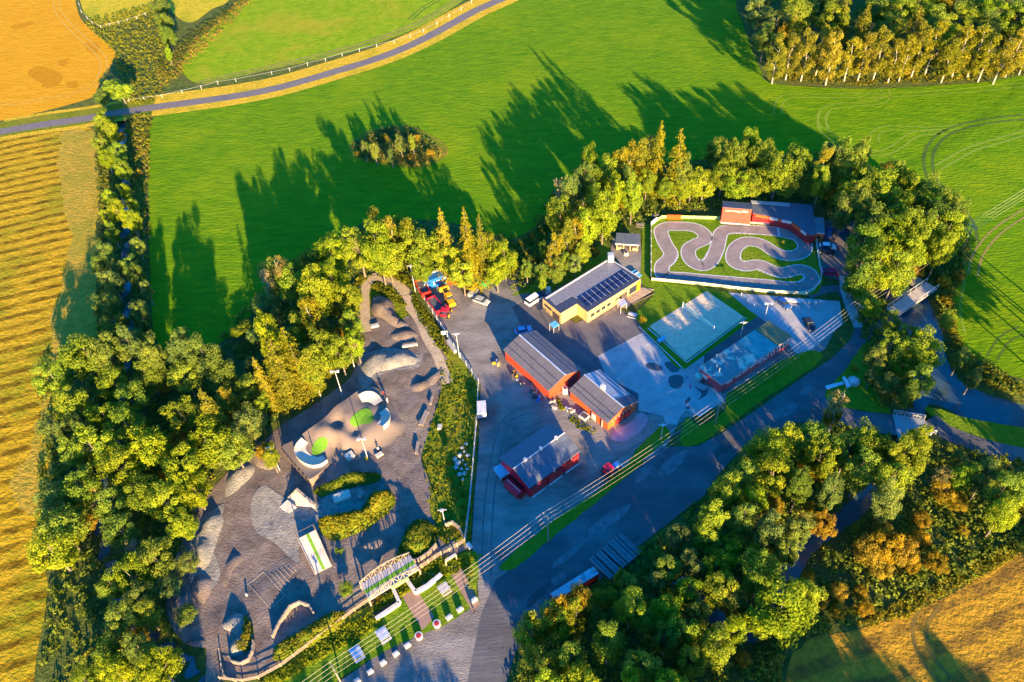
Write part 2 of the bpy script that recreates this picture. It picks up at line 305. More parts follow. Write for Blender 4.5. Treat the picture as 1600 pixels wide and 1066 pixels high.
def trunk_mesh(name,H,r,limbs=7,lean=0.4,spread=0.35,z0=0.3,twig=0):
    mb=MB(); p=Vector((0,0,-0.3)); segs=5; rr=r; pts=[p]
    for i in range(segs):
        q=Vector((lean*math.sin(i*1.3+len(name))*(i+1)/segs,lean*math.cos(i*1.7)*(i+1)/segs,H*(i+1)/segs)); mb.cyl(p,q,rr,rr*0.74,7); rr*=0.74; p=q; pts.append(q)
    for k in range(limbs):
        t=random.uniform(z0,0.95); a=random.uniform(0,2*PI); i=min(segs-1,int(t*segs)); b=pts[i].lerp(pts[i+1],t*segs-i)
        ln=H*spread*random.uniform(0.5,1)*(1.15-t*0.6); e=b+Vector((math.cos(a)*ln,math.sin(a)*ln,ln*random.uniform(0.5,1.1)))
        r1=r*0.42*(1.1-t); mb.cyl(b,e,r1,r1*0.25,5)
        for j in range(twig):
            s=b.lerp(e,random.uniform(0.35,0.9)); a2=a+random.uniform(-1.1,1.1); l2=ln*random.uniform(0.3,0.55)
            mb.cyl(s,s+Vector((math.cos(a2)*l2,math.sin(a2)*l2,l2*random.uniform(0.4,1.2))),r1*0.4,r1*0.12,4)
    return mb.mesh(name)
PROT={}
def protos():
    def reg(k,crs,trs,mt,R,H): PROT[k]=(crs,trs,mt,R,H)
    D=[m_decid(i) for i in range(4)]; TD=[trunk_mesh('trunk_mesh_d%d'%i,11.5,0.34,9) for i in range(2)]
    B=[m_birch(i) for i in range(3)]; TB=[trunk_mesh('trunk_mesh_b%d'%i,14,0.22,8,0.5,0.16) for i in range(2)]
    S=[m_spruce(i) for i in range(3)]; TS=[trunk_mesh('trunk_mesh_s0',18.5,0.28,3,0.05,0.05)]
    Rn=[m_round(i) for i in range(3)]; TR=[trunk_mesh('trunk_mesh_r%d'%i,4.8,0.16,8,0.3,0.35) for i in range(2)]
    X=[m_sparse(i) for i in range(2)]; TX=[trunk_mesh('trunk_mesh_x%d'%i,12.5,0.30,18,0.6,0.26,0.3,4) for i in range(2)]
    reg('D',D,TD,M_bark,5.0,14.0); reg('Y',D,TD,M_bark,5.0,14.0); reg('G',D,TD,M_bark,5.0,14.0); reg('B',B,TB,M_birch,2.9,15.0)
    reg('S',S,TS,M_bark,3.6,19.0); reg('O',Rn,TR,M_bark,3.5,6.5); reg('X',X,TX,M_birch,3.6,13.0)
    for me in D+B+S+Rn+X: me.materials.append(M_leaf)
    for me in TD+TS+TR: me.materials.append(M_bark)
    for me in TB+TX: me.materials.append(M_birch)
protos()
KCOL={'D':(0.160,0.232,0.020),'Y':(0.200,0.272,0.016),'G':(0.130,0.190,0.034),'B':(0.215,0.218,0.018),'S':(0.215,0.205,0.013),'O':(0.270,0.200,0.018),'X':(0.24,0.20,0.08)}  # G: shade painted in as a darker, bluer leaf colour
KNAME={'D':('broadleaf_tree','mid-green tree','tree'),'Y':('broadleaf_tree','bright yellow-green tree','tree'),'G':('broadleaf_tree','dull dark tree','tree'),
 'B':('birch_tree','pale-trunked birch','birch'),'S':('spruce_tree','golden-green spruce','spruce'),'O':('round_bush','round olive-orange bush','bush'),'X':('bare_tree','half-bare tree','tree')}
TREES=[]
LIT=[((930,695),7,0.5),((905,650),4,0.5),((840,612),5,2.0),((800,575),4,2.0),((980,410),7,0),((1060,385),13,0),((1110,395),10,0),((1160,385),8,0),((920,500),6,0.5),((960,470),5,0.5),((1020,470),5,0),((1045,485),3,0),((1075,468),3,0),
 ((600,560),12,0),((560,655),14,2),((620,700),11,0),((640,620),10,0),((480,770),7,0),((560,800),9,0),((440,850),10,0),((370,850),9,0),((400,940),8,0),((330,900),4,0),((470,900),8,0),((730,1010),3.5,0),((705,925),4,0),((640,920),3,0),((540,980),4,0),((720,500),11,0),((700,470),8,0),
 ((372,485),1.0,0),((358,420),1.0,0),((347,370),1.0,0),((338,330),1.0,0),((1240,500),2.5,0),((1010,560),1.2,0),((600,480),6,0),((690,700),5,0),((690,250),2,0)]
SD=Vector((-math.sin(AZ),-math.cos(AZ)))
LITW=[(Vector((G(*p).x,G(*p).y)),r,z) for p,r,z in LIT]
def litcap(b,R,H,floor=4.5):
    for p,r,z in LITW:
        v=Vector((b.x,b.y))-p; d=v.dot(SD); l=abs(v.x*SD.y-v.y*SD.x)
        if d>R*0.8 and l<r+R*0.75: H=min(H,max(floor,(d-R*0.5)*math.tan(EL)*1.02+z))
    return H
def toimg(b,z=0):
    c=RW.transposed()@Vector((b.x,b.y,z-HT)); return CX+c.x/-c.z*F, CY-c.y/-c.z*F
ORD=['leftmost','second','third','fourth','fifth','sixth','seventh','eighth','ninth','tenth','eleventh','twelfth','thirteenth','fourteenth','fifteenth','sixteenth','seventeenth','eighteenth','nineteenth','twentieth']
def ordw(i):
    if i<20: return ORD[i]
    s={1:'st',2:'nd',3:'rd'}.get((i+1)%10,'th'); return '%d%s'%(i+1,s)
def stand(place,group,spec,fills=(),hmul=1.0,grow=1.0,hmin=0):
    L=[]
    for line in spec.split(';'):
        line=line.strip()
        if not line: continue
        k=line[0]; a=[float(v) for v in line[1:].split(',')]; L.append((k,a[0],a[1],a[2],a[3] if len(a)>3 else 0))
    for poly,kinds,rr,n in fills:
        xs=[p[0] for p in poly]; ys=[p[1] for p in poly]; t=0
        while n>0 and t<6000:
            t+=1; x=random.uniform(min(xs),max(xs)); y=random.uniform(min(ys),max(ys))
            if not inpoly(x,y,poly): continue
            r=random.uniform(*rr)
            if any(math.hypot(x-q[1],(y-q[2])*1.25)<0.72*(r+q[3]) for q in L): continue
            L.append((random.choice(kinds),x,y,r,0)); n-=1
    L.sort(key=lambda q:q[1]); cnt={}; tot={}
    for q in L: tot[q[0]]=tot.get(q[0],0)+1
    for k,x,y,r,Hh in L:
        crs,trs,mt,R0,H0=PROT[k]; R=r/(F/depth(x,y))*grow
        if Hh: H=Hh
        elif k in 'DYG': H=max(6,min(19,R*1.9+5.5),hmin if R>2.2 else 0)
        elif k=='B': H=max(9,min(20,R*2.2+9))
        elif k=='S': H=max(12,min(24,R*2.6+9))
        elif k=='O': H=R*1.75
        else: H=R*2.2+5
        H*=hmul; H0_=H; base=G(x,y,H*(0.62 if k!='O' else 0.5)); H=litcap(base,R,H,5.0 if k!='O' else 2.5); base=G(x,y,H*(0.62 if k!='O' else 0.5)); base.z=0; R=min(R,H*0.55) if k in 'DYG' else R
        nm,ds,cat=KNAME[k]; i=cnt.get(k,0); cnt[k]=i+1
        small=(R<3.1 and k in 'DYG')
        lab=('%s %s'%(ds,place)) if tot[k]==1 else ('%s %s, %s such from left'%(ds,place,ordw(i)) if i else '%s %s, leftmost such one'%(ds,place))
        root=thing(nm,lab,cat,base,random.uniform(0,2*PI),group)
        sxy=R/R0; sz=H/H0; 
        c=link('crown',random.choice(crs),None,root); c.scale=(sxy*random.uniform(.93,1.07),sxy*random.uniform(.93,1.07),sz)
        j=random.uniform(0.82,1.22); kc=KCOL[k]; g=random.uniform(0.88,1.14)
        c.color=(kc[0]*j*g,kc[1]*j,kc[2]*j*random.uniform(0.7,1.4),1)
        t=link('trunk',random.choice(trs),None,root); t.scale=(max(0.6,sxy),max(0.6,sxy),sz)
        TREES.append((base.x,base.y,R))
def cover(name,polys,label,cat='undergrowth',n=4000,h=1.2,leaf=0.5,col=(0.08,0.10,0.012),clump=12,cr_=0.9,zf=None,tall=False):
    C=[];N=[]
    for poly in polys:
        W=[G(x,y,0) for x,y in poly]; xs=[p.x for p in W]; ys=[p.y for p in W]; k=0; m=max(1,n//clump//len(polys)); t=0
        while k<m and t<m*12:
            t+=1; x=random.uniform(min(xs),max(xs)); y=random.uniform(min(ys),max(ys))
            if not inpoly(x,y,W): continue
            if abs(river_h(x,y))>0.9: continue
            k+=1; z=zf(x,y) if zf else 0; q=random.uniform(0.4,1.0)
            s=sph(clump); s[:,2]=abs(s[:,2])
            C.append(np.array([x,y,z])+s*np.array([cr_,cr_,h])*q*rng.uniform(0.4,1.0,(clump,1))); N.append(s+np.array([0,0,0.5]))
    me=quads(np.concatenate(C),np.concatenate(N),leaf,name,0.6,0.25 if tall else 0.6); me.materials.append(M_leaf)
    o=link(name,me,None); o.color=(*col,1); return tag(o,label,cat,kind='stuff')
# ---------------------------------------------------------------- river and ground
RIV=[([(1760,672),(1680,668),(1600,650),(1540,632),(1495,612),(1462,582),(1446,545),(1440,505),(1425,470),(1405,435),(1370,395),(1330,340)],4.2),
     ([(1470,592),(1440,625),(1425,660),(1405,715),(1340,790),(1270,840),(1230,905),(1185,985),(1120,965),(1060,900)],1.3),
     ([(192,180),(188,240),(194,330),(195,410),(197,470),(198,520),(190,620),(165,720),(155,800),(170,900),(215,975),(265,1015),(300,1045),(320,1110)],0.8)]
RW_=[([Vector((p.x,p.y)) for p in cr([G(x,y,0) for x,y in L],False,3)],wd) for L,wd in RIV]
def river_h(x,y):
    p=Vector((x,y)); h=0.0
    for L,wd in RW_:
        d=min(segd(p,L[i],L[i+1]) for i in range(len(L)-1)); t=(d-wd*0.8)/(wd*0.9+1.2)
        if t<1: h=min(h,-2.2*(1-max(0,t))**1.3)
    return h
def ground():
    xs=np.concatenate([np.array([-2500,-1200,-700,-450,-330]),np.arange(-260,261,2.6),np.array([330,450,700,1200,2500])])
    ys=np.concatenate([np.array([-1500,-600,-250,-80]),np.arange(0,401,2.6),np.array([460,600,900,1500,3000])])
    boxes=[]
    for L,wd in RW_:
        boxes.append((min(p.x for p in L)-12,max(p.x for p in L)+12,min(p.y for p in L)-12,max(p.y for p in L)+12))
    V=[];nx=len(xs)
    for y in ys:
        for x in xs:
            z=-0.02
            if any(a<x<b and c<y<d for a,b,c,d in boxes): z+=river_h(x,y)
            V.append((x,y,z))
    Fc=[(j*nx+i,j*nx+i+1,(j+1)*nx+i+1,(j+1)*nx+i) for j in range(len(ys)-1) for i in range(nx-1)]
    me=bpy.data.meshes.new('ground'); me.from_pydata(V,[],Fc); me.update(); tag(link('ground',me,M_wood_floor,smooth=True),kind='structure')
ground()
for L,wd in RW_:
    vs,fs=ribbonw(L,wd*2.6+1.5,-1.35-0.02*wd); me=bpy.data.meshes.new('river_water'); me.from_pydata(vs,[],fs); me.update(); tag(link('river_water',me,M_water),kind='structure')
# ---------------------------------------------------------------- fields
sheet('wheat_field',[(-300,-120),(108,-120),(116,-20),(120,12),(128,32),(148,52),(168,68),(181,84),(172,105),(164,122),(152,138),(146,151),(110,163),(60,176),(0,189),(-150,216),(-420,260)],M_wheat,0.01)
sheet('hay_meadow',[(122,-60),(127,8),(140,28),(158,42),(190,36),(222,26),(240,4),(250,-60)],M_hay,0.01)
sheet('dry_bank',[(255,-70),(262,0),(275,25),(300,35),(330,15),(362,-4),(400,-70)],M_hay,0.008)
GF2=[(395,-130),(374,-5),(345,30),(312,60),(292,82),(284,104),(292,121),(312,131),(345,126),(400,114),(470,99),(560,77),(640,49),(700,17),(740,-12),(800,-60),(860,-130)]
sheet('upper_meadow',GF2,M_green2,0.012)
RD=[(-220,250),(-100,225),(0,206),(60,196),(130,186),(180,177),(240,168),(300,160),(370,150),(440,136),(520,113),(600,88),(660,62),(710,35),(745,16),(790,-4),(850,-32),(950,-75),(1100,-130)]
MAIN=[(247,181),(300,172),(370,162),(440,149),(520,127),(600,102),(665,74),(720,42),(760,20),(800,2),(860,-25),(960,-65),(1110,-118),(1150,-110),(1150,0),(1158,30),(1172,70),(1188,110),(1200,128),(1250,135),(1350,139),(1450,135),(1540,128),(1600,118),(1900,70),(2100,700),(1800,640),(1640,598),(1590,590),(1545,572),(1512,548),(1496,520),(1489,482),(1493,452),(1506,425),(1516,400),(1510,375),(1500,352),(1478,330),(1450,310),(1400,285),(1350,268),(1290,250),(1230,240),(1150,242),(1050,256),(960,265),(915,275),(880,290),(866,305),(858,328),(840,350),(815,368),(790,372),(740,356),(680,345),(600,342),(560,352),(520,376),(480,397),(452,414),(432,437),(404,478),(374,510),(348,533),(320,549),(290,554),(256,546),(241,520),(237,480),(234,400),(232,300),(230,220),(236,192)]
sheet('green_field',MAIN,M_green,0.010)
sheet('stubble_field',[(-500,420),(-250,265),(0,217),(60,205),(128,198),(146,206),(150,240),(154,275),(156,300),(150,335),(150,400),(150,470),(150,525),(128,560),(100,600),(90,640),(80,700),(66,780),(60,850),(74,905),(70,960),(58,1020),(50,1100),(40,1250),(-600,1300)],M_stub,0.010)
sheet('stubble_margin',[(100,204),(146,207),(150,240),(154,275),(156,300),(150,335),(150,400),(150,470),(150,525),(128,560),(100,600),(90,640),(78,700),(62,790),(40,800),(20,760),(50,690),(70,600),(85,480),(110,380),(95,300),(90,240)],M_stubg,0.020,jit=0.5,sub=7)
sheet('golden_field',[(1228,1120),(1235,1030),(1252,1012),(1262,1000),(1285,993),(1330,986),(1400,966),(1450,946),(1500,921),(1560,886),(1600,862),(1800,745),(2300,900),(1900,1500),(1260,1500)],M_gold,0.010)
# road, verges
ribbon('verge',RD[2:],9.5,M_verge,0.014,off=4.2); ribbon('verge',RD[2:],5.6,M_verge,0.022,off=-3.6)
ribbon('verge',RD[:7],6.5,M_rough,0.026,off=3.6)
ribbon('verge',RD[:7],8.0,M_rough,0.028)
ribbon('country_road',RD,4.5,M_road,0.040)
M_rut=mat('tyre_rut',(0.035,0.080,0.003),(0.07,0.12,0.005),sc=0.5); M_rutl=mat('tyre_rut_light',(0.125,0.21,0.006),(0.17,0.23,0.010),sc=0.5); M_rutb=mat('tyre_rut_brown',(0.17,0.13,0.03),(0.26,0.2,0.05),sc=0.5)
M_goldrut=mat('gold_rut',(0.12,0.08,0.01),(0.2,0.13,0.015),sc=0.8)
def ruts(pts,m,w=0.7,gap=2.0,n=1,step=4.0,z=0.022):
    for k in range(n):
        for s in (-1,1): ribbon('tyre_track',pts,w,m,z+0.004*(k*2+(s>0)),off=s*gap/2+k*step)
ruts([(305,131),(345,122),(400,110),(470,94),(560,71),(640,42),(700,10),(735,-15)],M_rutb,0.8,2.2,1,4,0.03)
ruts([(640,32),(660,14),(690,-4),(715,-25)],M_rut,0.5,2.0)
ruts([(1600,183),(1560,187),(1510,196),(1475,210),(1457,228),(1450,250),(1455,275),(1470,300),(1495,325),(1515,350),(1520,380)],M_rut,0.9,2.4,1,4)
ruts([(1610,205),(1560,220),(1520,232),(1490,248),(1465,262)],M_rutl,0.8,2.2)
ruts([(1215,180),(1218,160),(1235,150),(1300,150),(1400,148),(1500,142),(1600,132)],M_rutl,0.5,2.4,1)
ruts([(1290,200),(1283,185),(1290,172),(1310,165),(1370,160),(1384,152),(1382,140)],M_rutl,0.5,2.4)
ruts([(1290,172),(1284,190),(1292,208),(1330,230),(1372,240),(1400,230),(1430,210),(1480,205)],M_rutl,0.6,2.6)
ruts([(1367,222),(1368,208),(1390,200),(1450,202),(1500,198)],M_rutl,0.5,2.4)
ruts([(1500,345),(1500,430),(1492,480),(1500,520)],M_rutl,0.6,2.2)
ruts([(1550,560),(1570,530),(1600,515)],M_rut,0.5,2.2)
ruts([(1605,330),(1560,360),(1530,395),(1520,430)],M_rutb,0.5,2.2)
ruts([(286,98),(300,75),(330,48),(360,28),(392,-5)],M_rut,0.35,2.0)
ruts([(88,-20),(90,15),(110,42),(135,65),(158,88),(162,105),(150,130),(110,148),(50,158),(-20,166)],mat('tramline',(0.40,0.22,0.02),(0.5,0.3,0.03),sc=1),0.5,2.4)
ruts([(1460,940),(1440,970),(1438,1000),(1450,1030),(1480,1066)],M_goldrut,0.7,2.2)
M_lodge=mat('flattened_wheat',(0.40,0.18,0.005),(0.47,0.23,0.010),sc=0.8,bump=1.0,bsc=1.2,stretch=(0.2,0.5,2))
for P in ([(44,112),(60,104),(82,108),(98,118),(90,134),(70,136),(60,126),(48,122)],[(132,68),(146,66),(156,72),(150,84),(136,80)],[(104,130),(118,126),(124,134),(110,138)],[(92,96),(108,92),(106,100),(94,103)],[(20,40),(50,34),(48,40),(22,46)]): sheet('flattened_crop',P,M_lodge,0.016,jit=0.3,sub=6)
sheet('scrub_patch',[(546,228),(560,213),(580,203),(612,197),(642,197),(668,208),(692,222),(701,236),(690,250),(665,262),(640,263),(600,257),(565,250),(548,242)],M_rough,0.035)
# ---------------------------------------------------------------- yards, roads, lawns (each sheet above the one below)
sheet('gravel_yard',[(646,438),(700,431),(770,433),(832,443),(850,470),(900,508),(1000,505),(1060,565),(1180,500),(1240,470),(1312,500),(1290,545),(1200,600),(1110,640),(1060,662),(1040,700),(1005,722),(960,755),(900,805),(850,845),(800,888),(778,905),(770,950),(790,1066),(800,1250),(330,1250),(450,1110),(520,1072),(600,1017),(670,983),(730,955),(748,930),(744,890),(737,850),(741,780),(748,700),(751,600),(720,555),(688,512)],M_gravel,0.050,smooth=False)
sheet('asphalt_yard',[(838,462),(870,488),(900,505),(960,478),(1003,505),(1030,535),(1075,570),(1130,530),(1190,488),(1215,520),(1110,590),(1060,640),(1000,650),(935,590),(880,560),(820,520),(800,480)],M_dark,0.056,smooth=False)
sheet('concrete_yard',[(934,557),(1004,520),(1068,578),(1100,556),(1098,590),(1092,598),(1126,612),(1131,626),(1093,652),(1072,641),(1062,652),(1058,664),(1040,662),(1036,650),(998,642),(997,615),(948,590)],M_conc,0.062,smooth=False)
sheet('concrete_yard',[(1134,457),(1312,471),(1317,507),(1262,552),(1275,566),(1266,575),(1240,548),(1213,513),(1192,500),(1172,486)],M_conc,0.062,smooth=False)
sheet('service_road',[(1338,508),(1352,512),(1368,505),(1400,487),(1392,478),(1412,500),(1372,520),(1352,535),(1330,565),(1310,592),(1292,612),(1300,632),(1345,643),(1392,648),(1408,682),(1340,672),(1290,662),(1240,660),(1200,680),(1160,700),(1120,745),(1100,775),(1060,805),(1000,852),(940,905),(880,945),(830,985),(805,1020),(792,1066),(800,1250),(700,1250),(730,1066),(752,960),(775,905),(800,890),(850,850),(900,810),(960,760),(1005,725),(1035,700),(1060,698),(1090,698),(1130,676),(1180,642),(1230,607),(1270,580),(1300,560),(1328,532)],M_serv,0.058,smooth=False)
ribbon('service_road',[(1452,655),(1480,676),(1520,692),(1560,704),(1620,716),(1720,730)],4.2,M_serv,0.066)
ribbon('concrete_path',[(1319,432),(1320,450),(1325,470),(1333,490),(1342,512)],2.4,M_conc,0.070)
ribbon('concrete_path',[(1262,462),(1290,453),(1312,452),(1322,465)],2.6,M_dark,0.066)
ribbon('dirt_road',[(1450,455),(1430,440),(1415,430),(1400,420)],4.0,M_sandp,0.03)
sheet('car_park',[(1276,375),(1290,345),(1312,350),(1338,362),(1335,400),(1326,432),(1335,470),(1322,470),(1312,440),(1286,430),(1284,405)],M_dark,0.052)
sheet('verge',[(1264,548),(1284,562),(1230,601),(1180,634),(1130,669),(1100,690),(1072,698),(1063,688),(1068,662),(1075,652),(1095,664),(1132,642),(1135,618),(1150,608),(1200,575)],M_lawn,0.074,jit=0.1)
sheet('verge',[(1036,664),(1046,682),(1022,705),(985,741),(930,786),(880,826),(830,868),(800,890),(780,888),(800,866),(860,817),(920,777),(975,731),(990,708),(1010,687)],M_lawn,0.074,jit=0.1)
sheet('riverside_grass',[(1290,612),(1310,590),(1330,565),(1352,537),(1380,560),(1375,620),(1392,645),(1345,641),(1300,631)],M_lawn,0.072,jit=0.1)
sheet('riverside_grass',[(1445,640),(1460,638),(1520,655),(1600,668),(1720,690),(1720,720),(1600,706),(1540,692),(1480,668)],M_lawn,0.03,jit=0.1)
sheet('lawn',[(1000,448),(1018,440),(1100,450),(1137,457),(1172,486),(1184,494),(1068,579),(1054,572),(1003,513),(990,492),(1020,463)],M_lawn,0.078,smooth=False)
sheet('lawn',[(1001,346),(1014,352),(1014,442),(1004,447),(1000,432),(1002,400),(1004,370)],M_lawn,0.074,smooth=False)
sheet('lawn',[(1014,352),(1032,341),(1126,343),(1200,346),(1240,360),(1270,386),(1287,440),(1278,458),(1262,462),(1190,456),(1014,440)],M_lawn,0.070,smooth=False)
sheet('lawn',[(800,462),(838,438),(880,420),(920,395),(940,378),(952,390),(960,404),(850,463),(838,468),(826,458)],M_lawn,0.064)
sheet('paved_plaza',[(958,372),(1000,370),(1003,400),(1001,425),(1003,446),(1018,458),(968,482),(945,495),(938,480),(1000,437),(985,428),(968,412),(953,395)],M_gravel,0.068,smooth=False)
sheet('sand_court',[(1014.7,510.3),(1103.8,455),(1163,496),(1072,564)],M_sand,0.084,smooth=False)
# playground forecourt
sheet('lawn',[(700,875),(742,862),(748,890),(744,925),(746,945),(690,978),(640,1000),(590,1025),(540,1056),(470,1100),(400,1130),(420,1075),(520,1010),(600,960),(640,925)],M_lawn,0.070,jit=0.1)
sheet('brick_path',[(619,917),(640,905),(679,965),(660,985)],M_brick,0.078,smooth=False)
sheet('brick_path',[(697,884),(716,877),(750,945),(738,956)],M_brick,0.078,smooth=False)
sheet('meadow_strip',[(740,870),(735,880),(640,925),(575,960),(520,990),(470,1030),(400,1066),(440,1040),(500,990),(560,955)],M_rough,0.072)
# skate area
SKW[:]=[Vector((p.x,p.y)) for p in cr([G(x,y) for x,y in [(600,488),(640,495),(672,505),(694,525),(702,556),(700,580),(692,600),(683,630),(669,680),(658,715),(666,740),(673,760),(672,800),(690,832),(722,848),(738,852),(700,872),(640,900),(590,935),(560,950),(520,985),(470,1020),(430,1046),(385,1062),(342,1066),(336,1100),(320,1100),(322,1010),(300,1010),(275,990),(262,960),(262,920),(275,870),(292,830),(305,790),(335,760),(362,732),(400,700),(440,665),(480,640),(520,612),(545,592),(562,560),(570,530),(566,505)]],True,2)]
rsheet('skate_yard',[(600,488),(640,495),(672,505),(694,525),(702,556),(700,580),(692,600),(683,630),(669,680),(658,715),(666,740),(673,760),(672,800),(690,832),(722,848),(738,852),(700,872),(640,900),(590,935),(560,950),(520,985),(470,1020),(430,1046),(385,1062),(342,1066),(336,1100),(320,1100),(322,1010),(300,1010),(275,990),(262,960),(262,920),(275,870),(292,830),(305,790),(335,760),(362,732),(400,700),(440,665),(480,640),(520,612),(545,592),(562,560),(570,530),(566,505)],M_dgravel,0.052,1.6)
rsheet('stone_bed',[(298,870),(300,830),(330,800),(352,790),(340,830),(335,860),(345,900),(320,930),(300,910)],M_sgravel,0.110,1.3)
rsheet('stone_bed',[(392,790),(410,760),(440,775),(480,795),(520,770),(565,765),(580,790),(560,810),(500,830),(470,850),(465,880),(430,850),(400,830)],M_sgravel,0.110,1.3)
rsheet('stone_bed',[(560,590),(566,560),(590,548),(620,545),(655,555),(660,548),(655,575),(620,580),(590,590),(570,610)],M_sgravel,0.110,1.3)
rribbon('dirt_path',[(570,520),(569,500),(568,478),(568,455),(578,437),(594,433),(610,440),(625,450),(636,462)],3.2,M_sandp,0.16)
rribbon('dirt_path',[(636,462),(640,480),(655,500),(668,530),(685,560),(700,600)],2.4,M_sandp,0.19)
ribbon('dirt_path',[(702,638),(700,670),(694,710),(692,745),(700,790),(705,830)],0.9,M_sandp,0.064)
rsheet('loop_bank',[(575,470),(575,450),(590,441),(612,447),(626,462),(636,490),(625,500),(610,480),(596,462),(585,480)],M_rough,0.130)
sheet('bank_grass',[(688,560),(705,545),(722,560),(748,600),(746,660),(743,720),(738,780),(733,845),(700,850),(688,830),(673,800),(672,750),(660,715),(668,680),(682,640),(690,605)],M_rough,0.072)
M_worn=mat('worn_asphalt',(0.095,0.095,0.10),(0.16,0.16,0.165),sc=0.9,bump=0.1,c3=(0.07,0.07,0.07),sc3=0.5,amt=0.5); M_patch=mat('tar_patch',(0.045,0.045,0.048),(0.07,0.07,0.072),sc=0.8)
def worn(pts,m=None,j=0.10): sheet('worn_patch',pts,m or M_worn,0.0605+0.0006*len(bpy.data.objects)%0.004,jit=j,sub=6)
worn([(925,822),(955,800),(985,788),(975,805),(945,828),(915,848),(900,858)]); worn([(900,850),(915,846),(895,868),(870,886),(862,884)]); worn([(1205,648),(1222,636),(1245,630),(1240,645),(1215,655)]); worn([(1050,712),(1075,705),(1060,730),(1035,745),(1030,735)])
worn([(1000,735),(1018,728),(1010,745),(992,756)]); worn([(1250,612),(1262,603),(1272,606),(1258,618)]); worn([(862,905),(880,895),(884,903),(868,915)]); worn([(940,880),(980,850),(1000,835),(985,855),(950,885)],M_patch); worn([(830,930),(860,910),(850,930),(825,950)],M_patch)
worn([(1120,700),(1150,685),(1145,700),(1120,715)],M_patch)
M_tr=mat('wheel_mark',(0.10,0.09,0.085),(0.15,0.135,0.125),sc=1.0)
for P in ([(760,900),(762,820),(770,740),(790,660),(830,640)],[(880,800),(930,750),(1000,700),(1060,670)]):
    for o_ in (-0.9,0.9): ribbon('wheel_track',P,0.35,M_tr,0.0665,off=o_)
# ---------------------------------------------------------------- mini race track
TP=[(1040,432),(1068,434),(1100,437),(1135,440),(1170,443),(1205,446),(1235,449),(1256,447),(1268,438),(1264,427),(1254,422),(1242,422.5),(1222,427),(1205,422),(1186,414),(1164,416.5),(1150,412),(1145,403),(1148,390),(1156,382),(1166,378),(1182,379),(1195,384),(1208,393),(1222,399),(1240,400),(1254,394),(1258,384),(1252,375),(1243,369),(1222,364),(1200,361),(1178,359.5),(1150,358),(1135,359),(1127,364),(1124,372),(1122,382),(1117,397),(1110,409),(1098,416),(1084,411),(1076,400),(1077,388),(1088,381),(1099,376),(1101,367),(1090,358),(1075,354.5),(1058,354),(1042,354.5),(1033,360),(1035,371),(1041,384),(1048,396),(1044,406),(1036,413),(1034,424)]
ribbon('race_track',TP,3.95,M_track,0.080,closed=True,sub=5)
ribbon('track_edge_line',TP,0.26,M_mark,0.090,closed=True,off=1.9,sub=5); ribbon('track_edge_line',TP,0.26,M_mark,0.090,closed=True,off=-1.9,sub=5)
def kerb(pts,off):
    W=cr([G(x,y) for x,y in pts],False,8); vs,fs=ribbonw(W,0.55,0.096,False,off); fs=fs[::2]
    me=bpy.data.meshes.new('kerb'); me.from_pydata(vs,[],fs); me.update(); tag(link('kerb_dashes',me,M_mark),kind='structure')
kerb([(1222,427),(1205,422),(1186,414)],1.95) ; kerb([(1256,447),(1268,438),(1264,427),(1254,422)],1.8); kerb([(1110,409),(1098,416),(1084,411),(1076,400)],-1.8) if False else kerb([(1117,397),(1110,409),(1098,416),(1084,411)],-1.95)
kerb([(1164,416.5),(1150,412),(1145,403)],-1.95); kerb([(1208,393),(1222,399),(1240,400)],1.95); kerb([(1178,359.5),(1150,358),(1135,359)],1.95); kerb([(1048,396),(1044,406),(1036,413)],1.95)
mb=MB(); a=G(1216,360,0.1); 
tag(MB().add([G(1214,356,0.1),G(1217,356,0.1),G(1219,370,0.1),G(1216,370,0.1)],[(0,3,2,1)]).build('start_line',M_mark),kind='structure')
# parking bay lines
mb=MB()
for x,y in [(1200,489),(1205,496),(1210,499),(1215,504),(1221,509),(1228,514),(1233,519),(1238,524),(1169,472)]:
    a=G(x,y,0.07); b=G(x+7,y-8,0.07); d=(b-a).normalized()*0.1; n=Vector((-d.y,d.x,0)); mb.add([a-n,b-n,b+n,a+n],[(0,1,2,3)])
tag(mb.build('bay_marking',M_mark),kind='structure')
# line rectangle on the skate gravel
def frame_line(pts,z,w,m,name='ground_marking'):
    mb=MB()
    for i in range(len(pts)-1):
        for k in range(4):
            a=G(*pts[i]).lerp(G(*pts[i+1]),k/4); b=G(*pts[i]).lerp(G(*pts[i+1]),(k+1)/4); a.z=und(a)+z; b.z=und(b)+z; mb.bar(a,b,w,0.04)
    return tag(mb.build(name,m),kind='structure')
frame_line([(388,913),(412,894),(446,932),(423,952),(388,913)],0.10,0.14,M_palewood)
# wet dark stains on the concrete
M_wet=flat('damp_stain',(0.07,0.07,0.075),0.35)
for P in ([(1008,570),(1020,567),(1035,574),(1031,580),(1015,577)],[(1045,590),(1060,586),(1068,592),(1063,607),(1048,605)],[(1084,604),(1093,608),(1101,610),(1107,606),(1103,618),(1090,625),(1096,616)],[(1070,628),(1077,621),(1079,625),(1072,632)],[(1072,636),(1078,635),(1078,639),(1073,640)],[(1038,568),(1052,566),(1062,578),(1050,582)]):
    sheet('damp_patch',P,M_wet,0.07)
sheet('pink_gravel',[(962,672),(985,660),(1000,645),(1012,655),(1000,675),(975,690),(955,686)],mat('pink_gravel',(0.30,0.2,0.22),(0.38,0.26,0.28),sc=0.6),0.06)
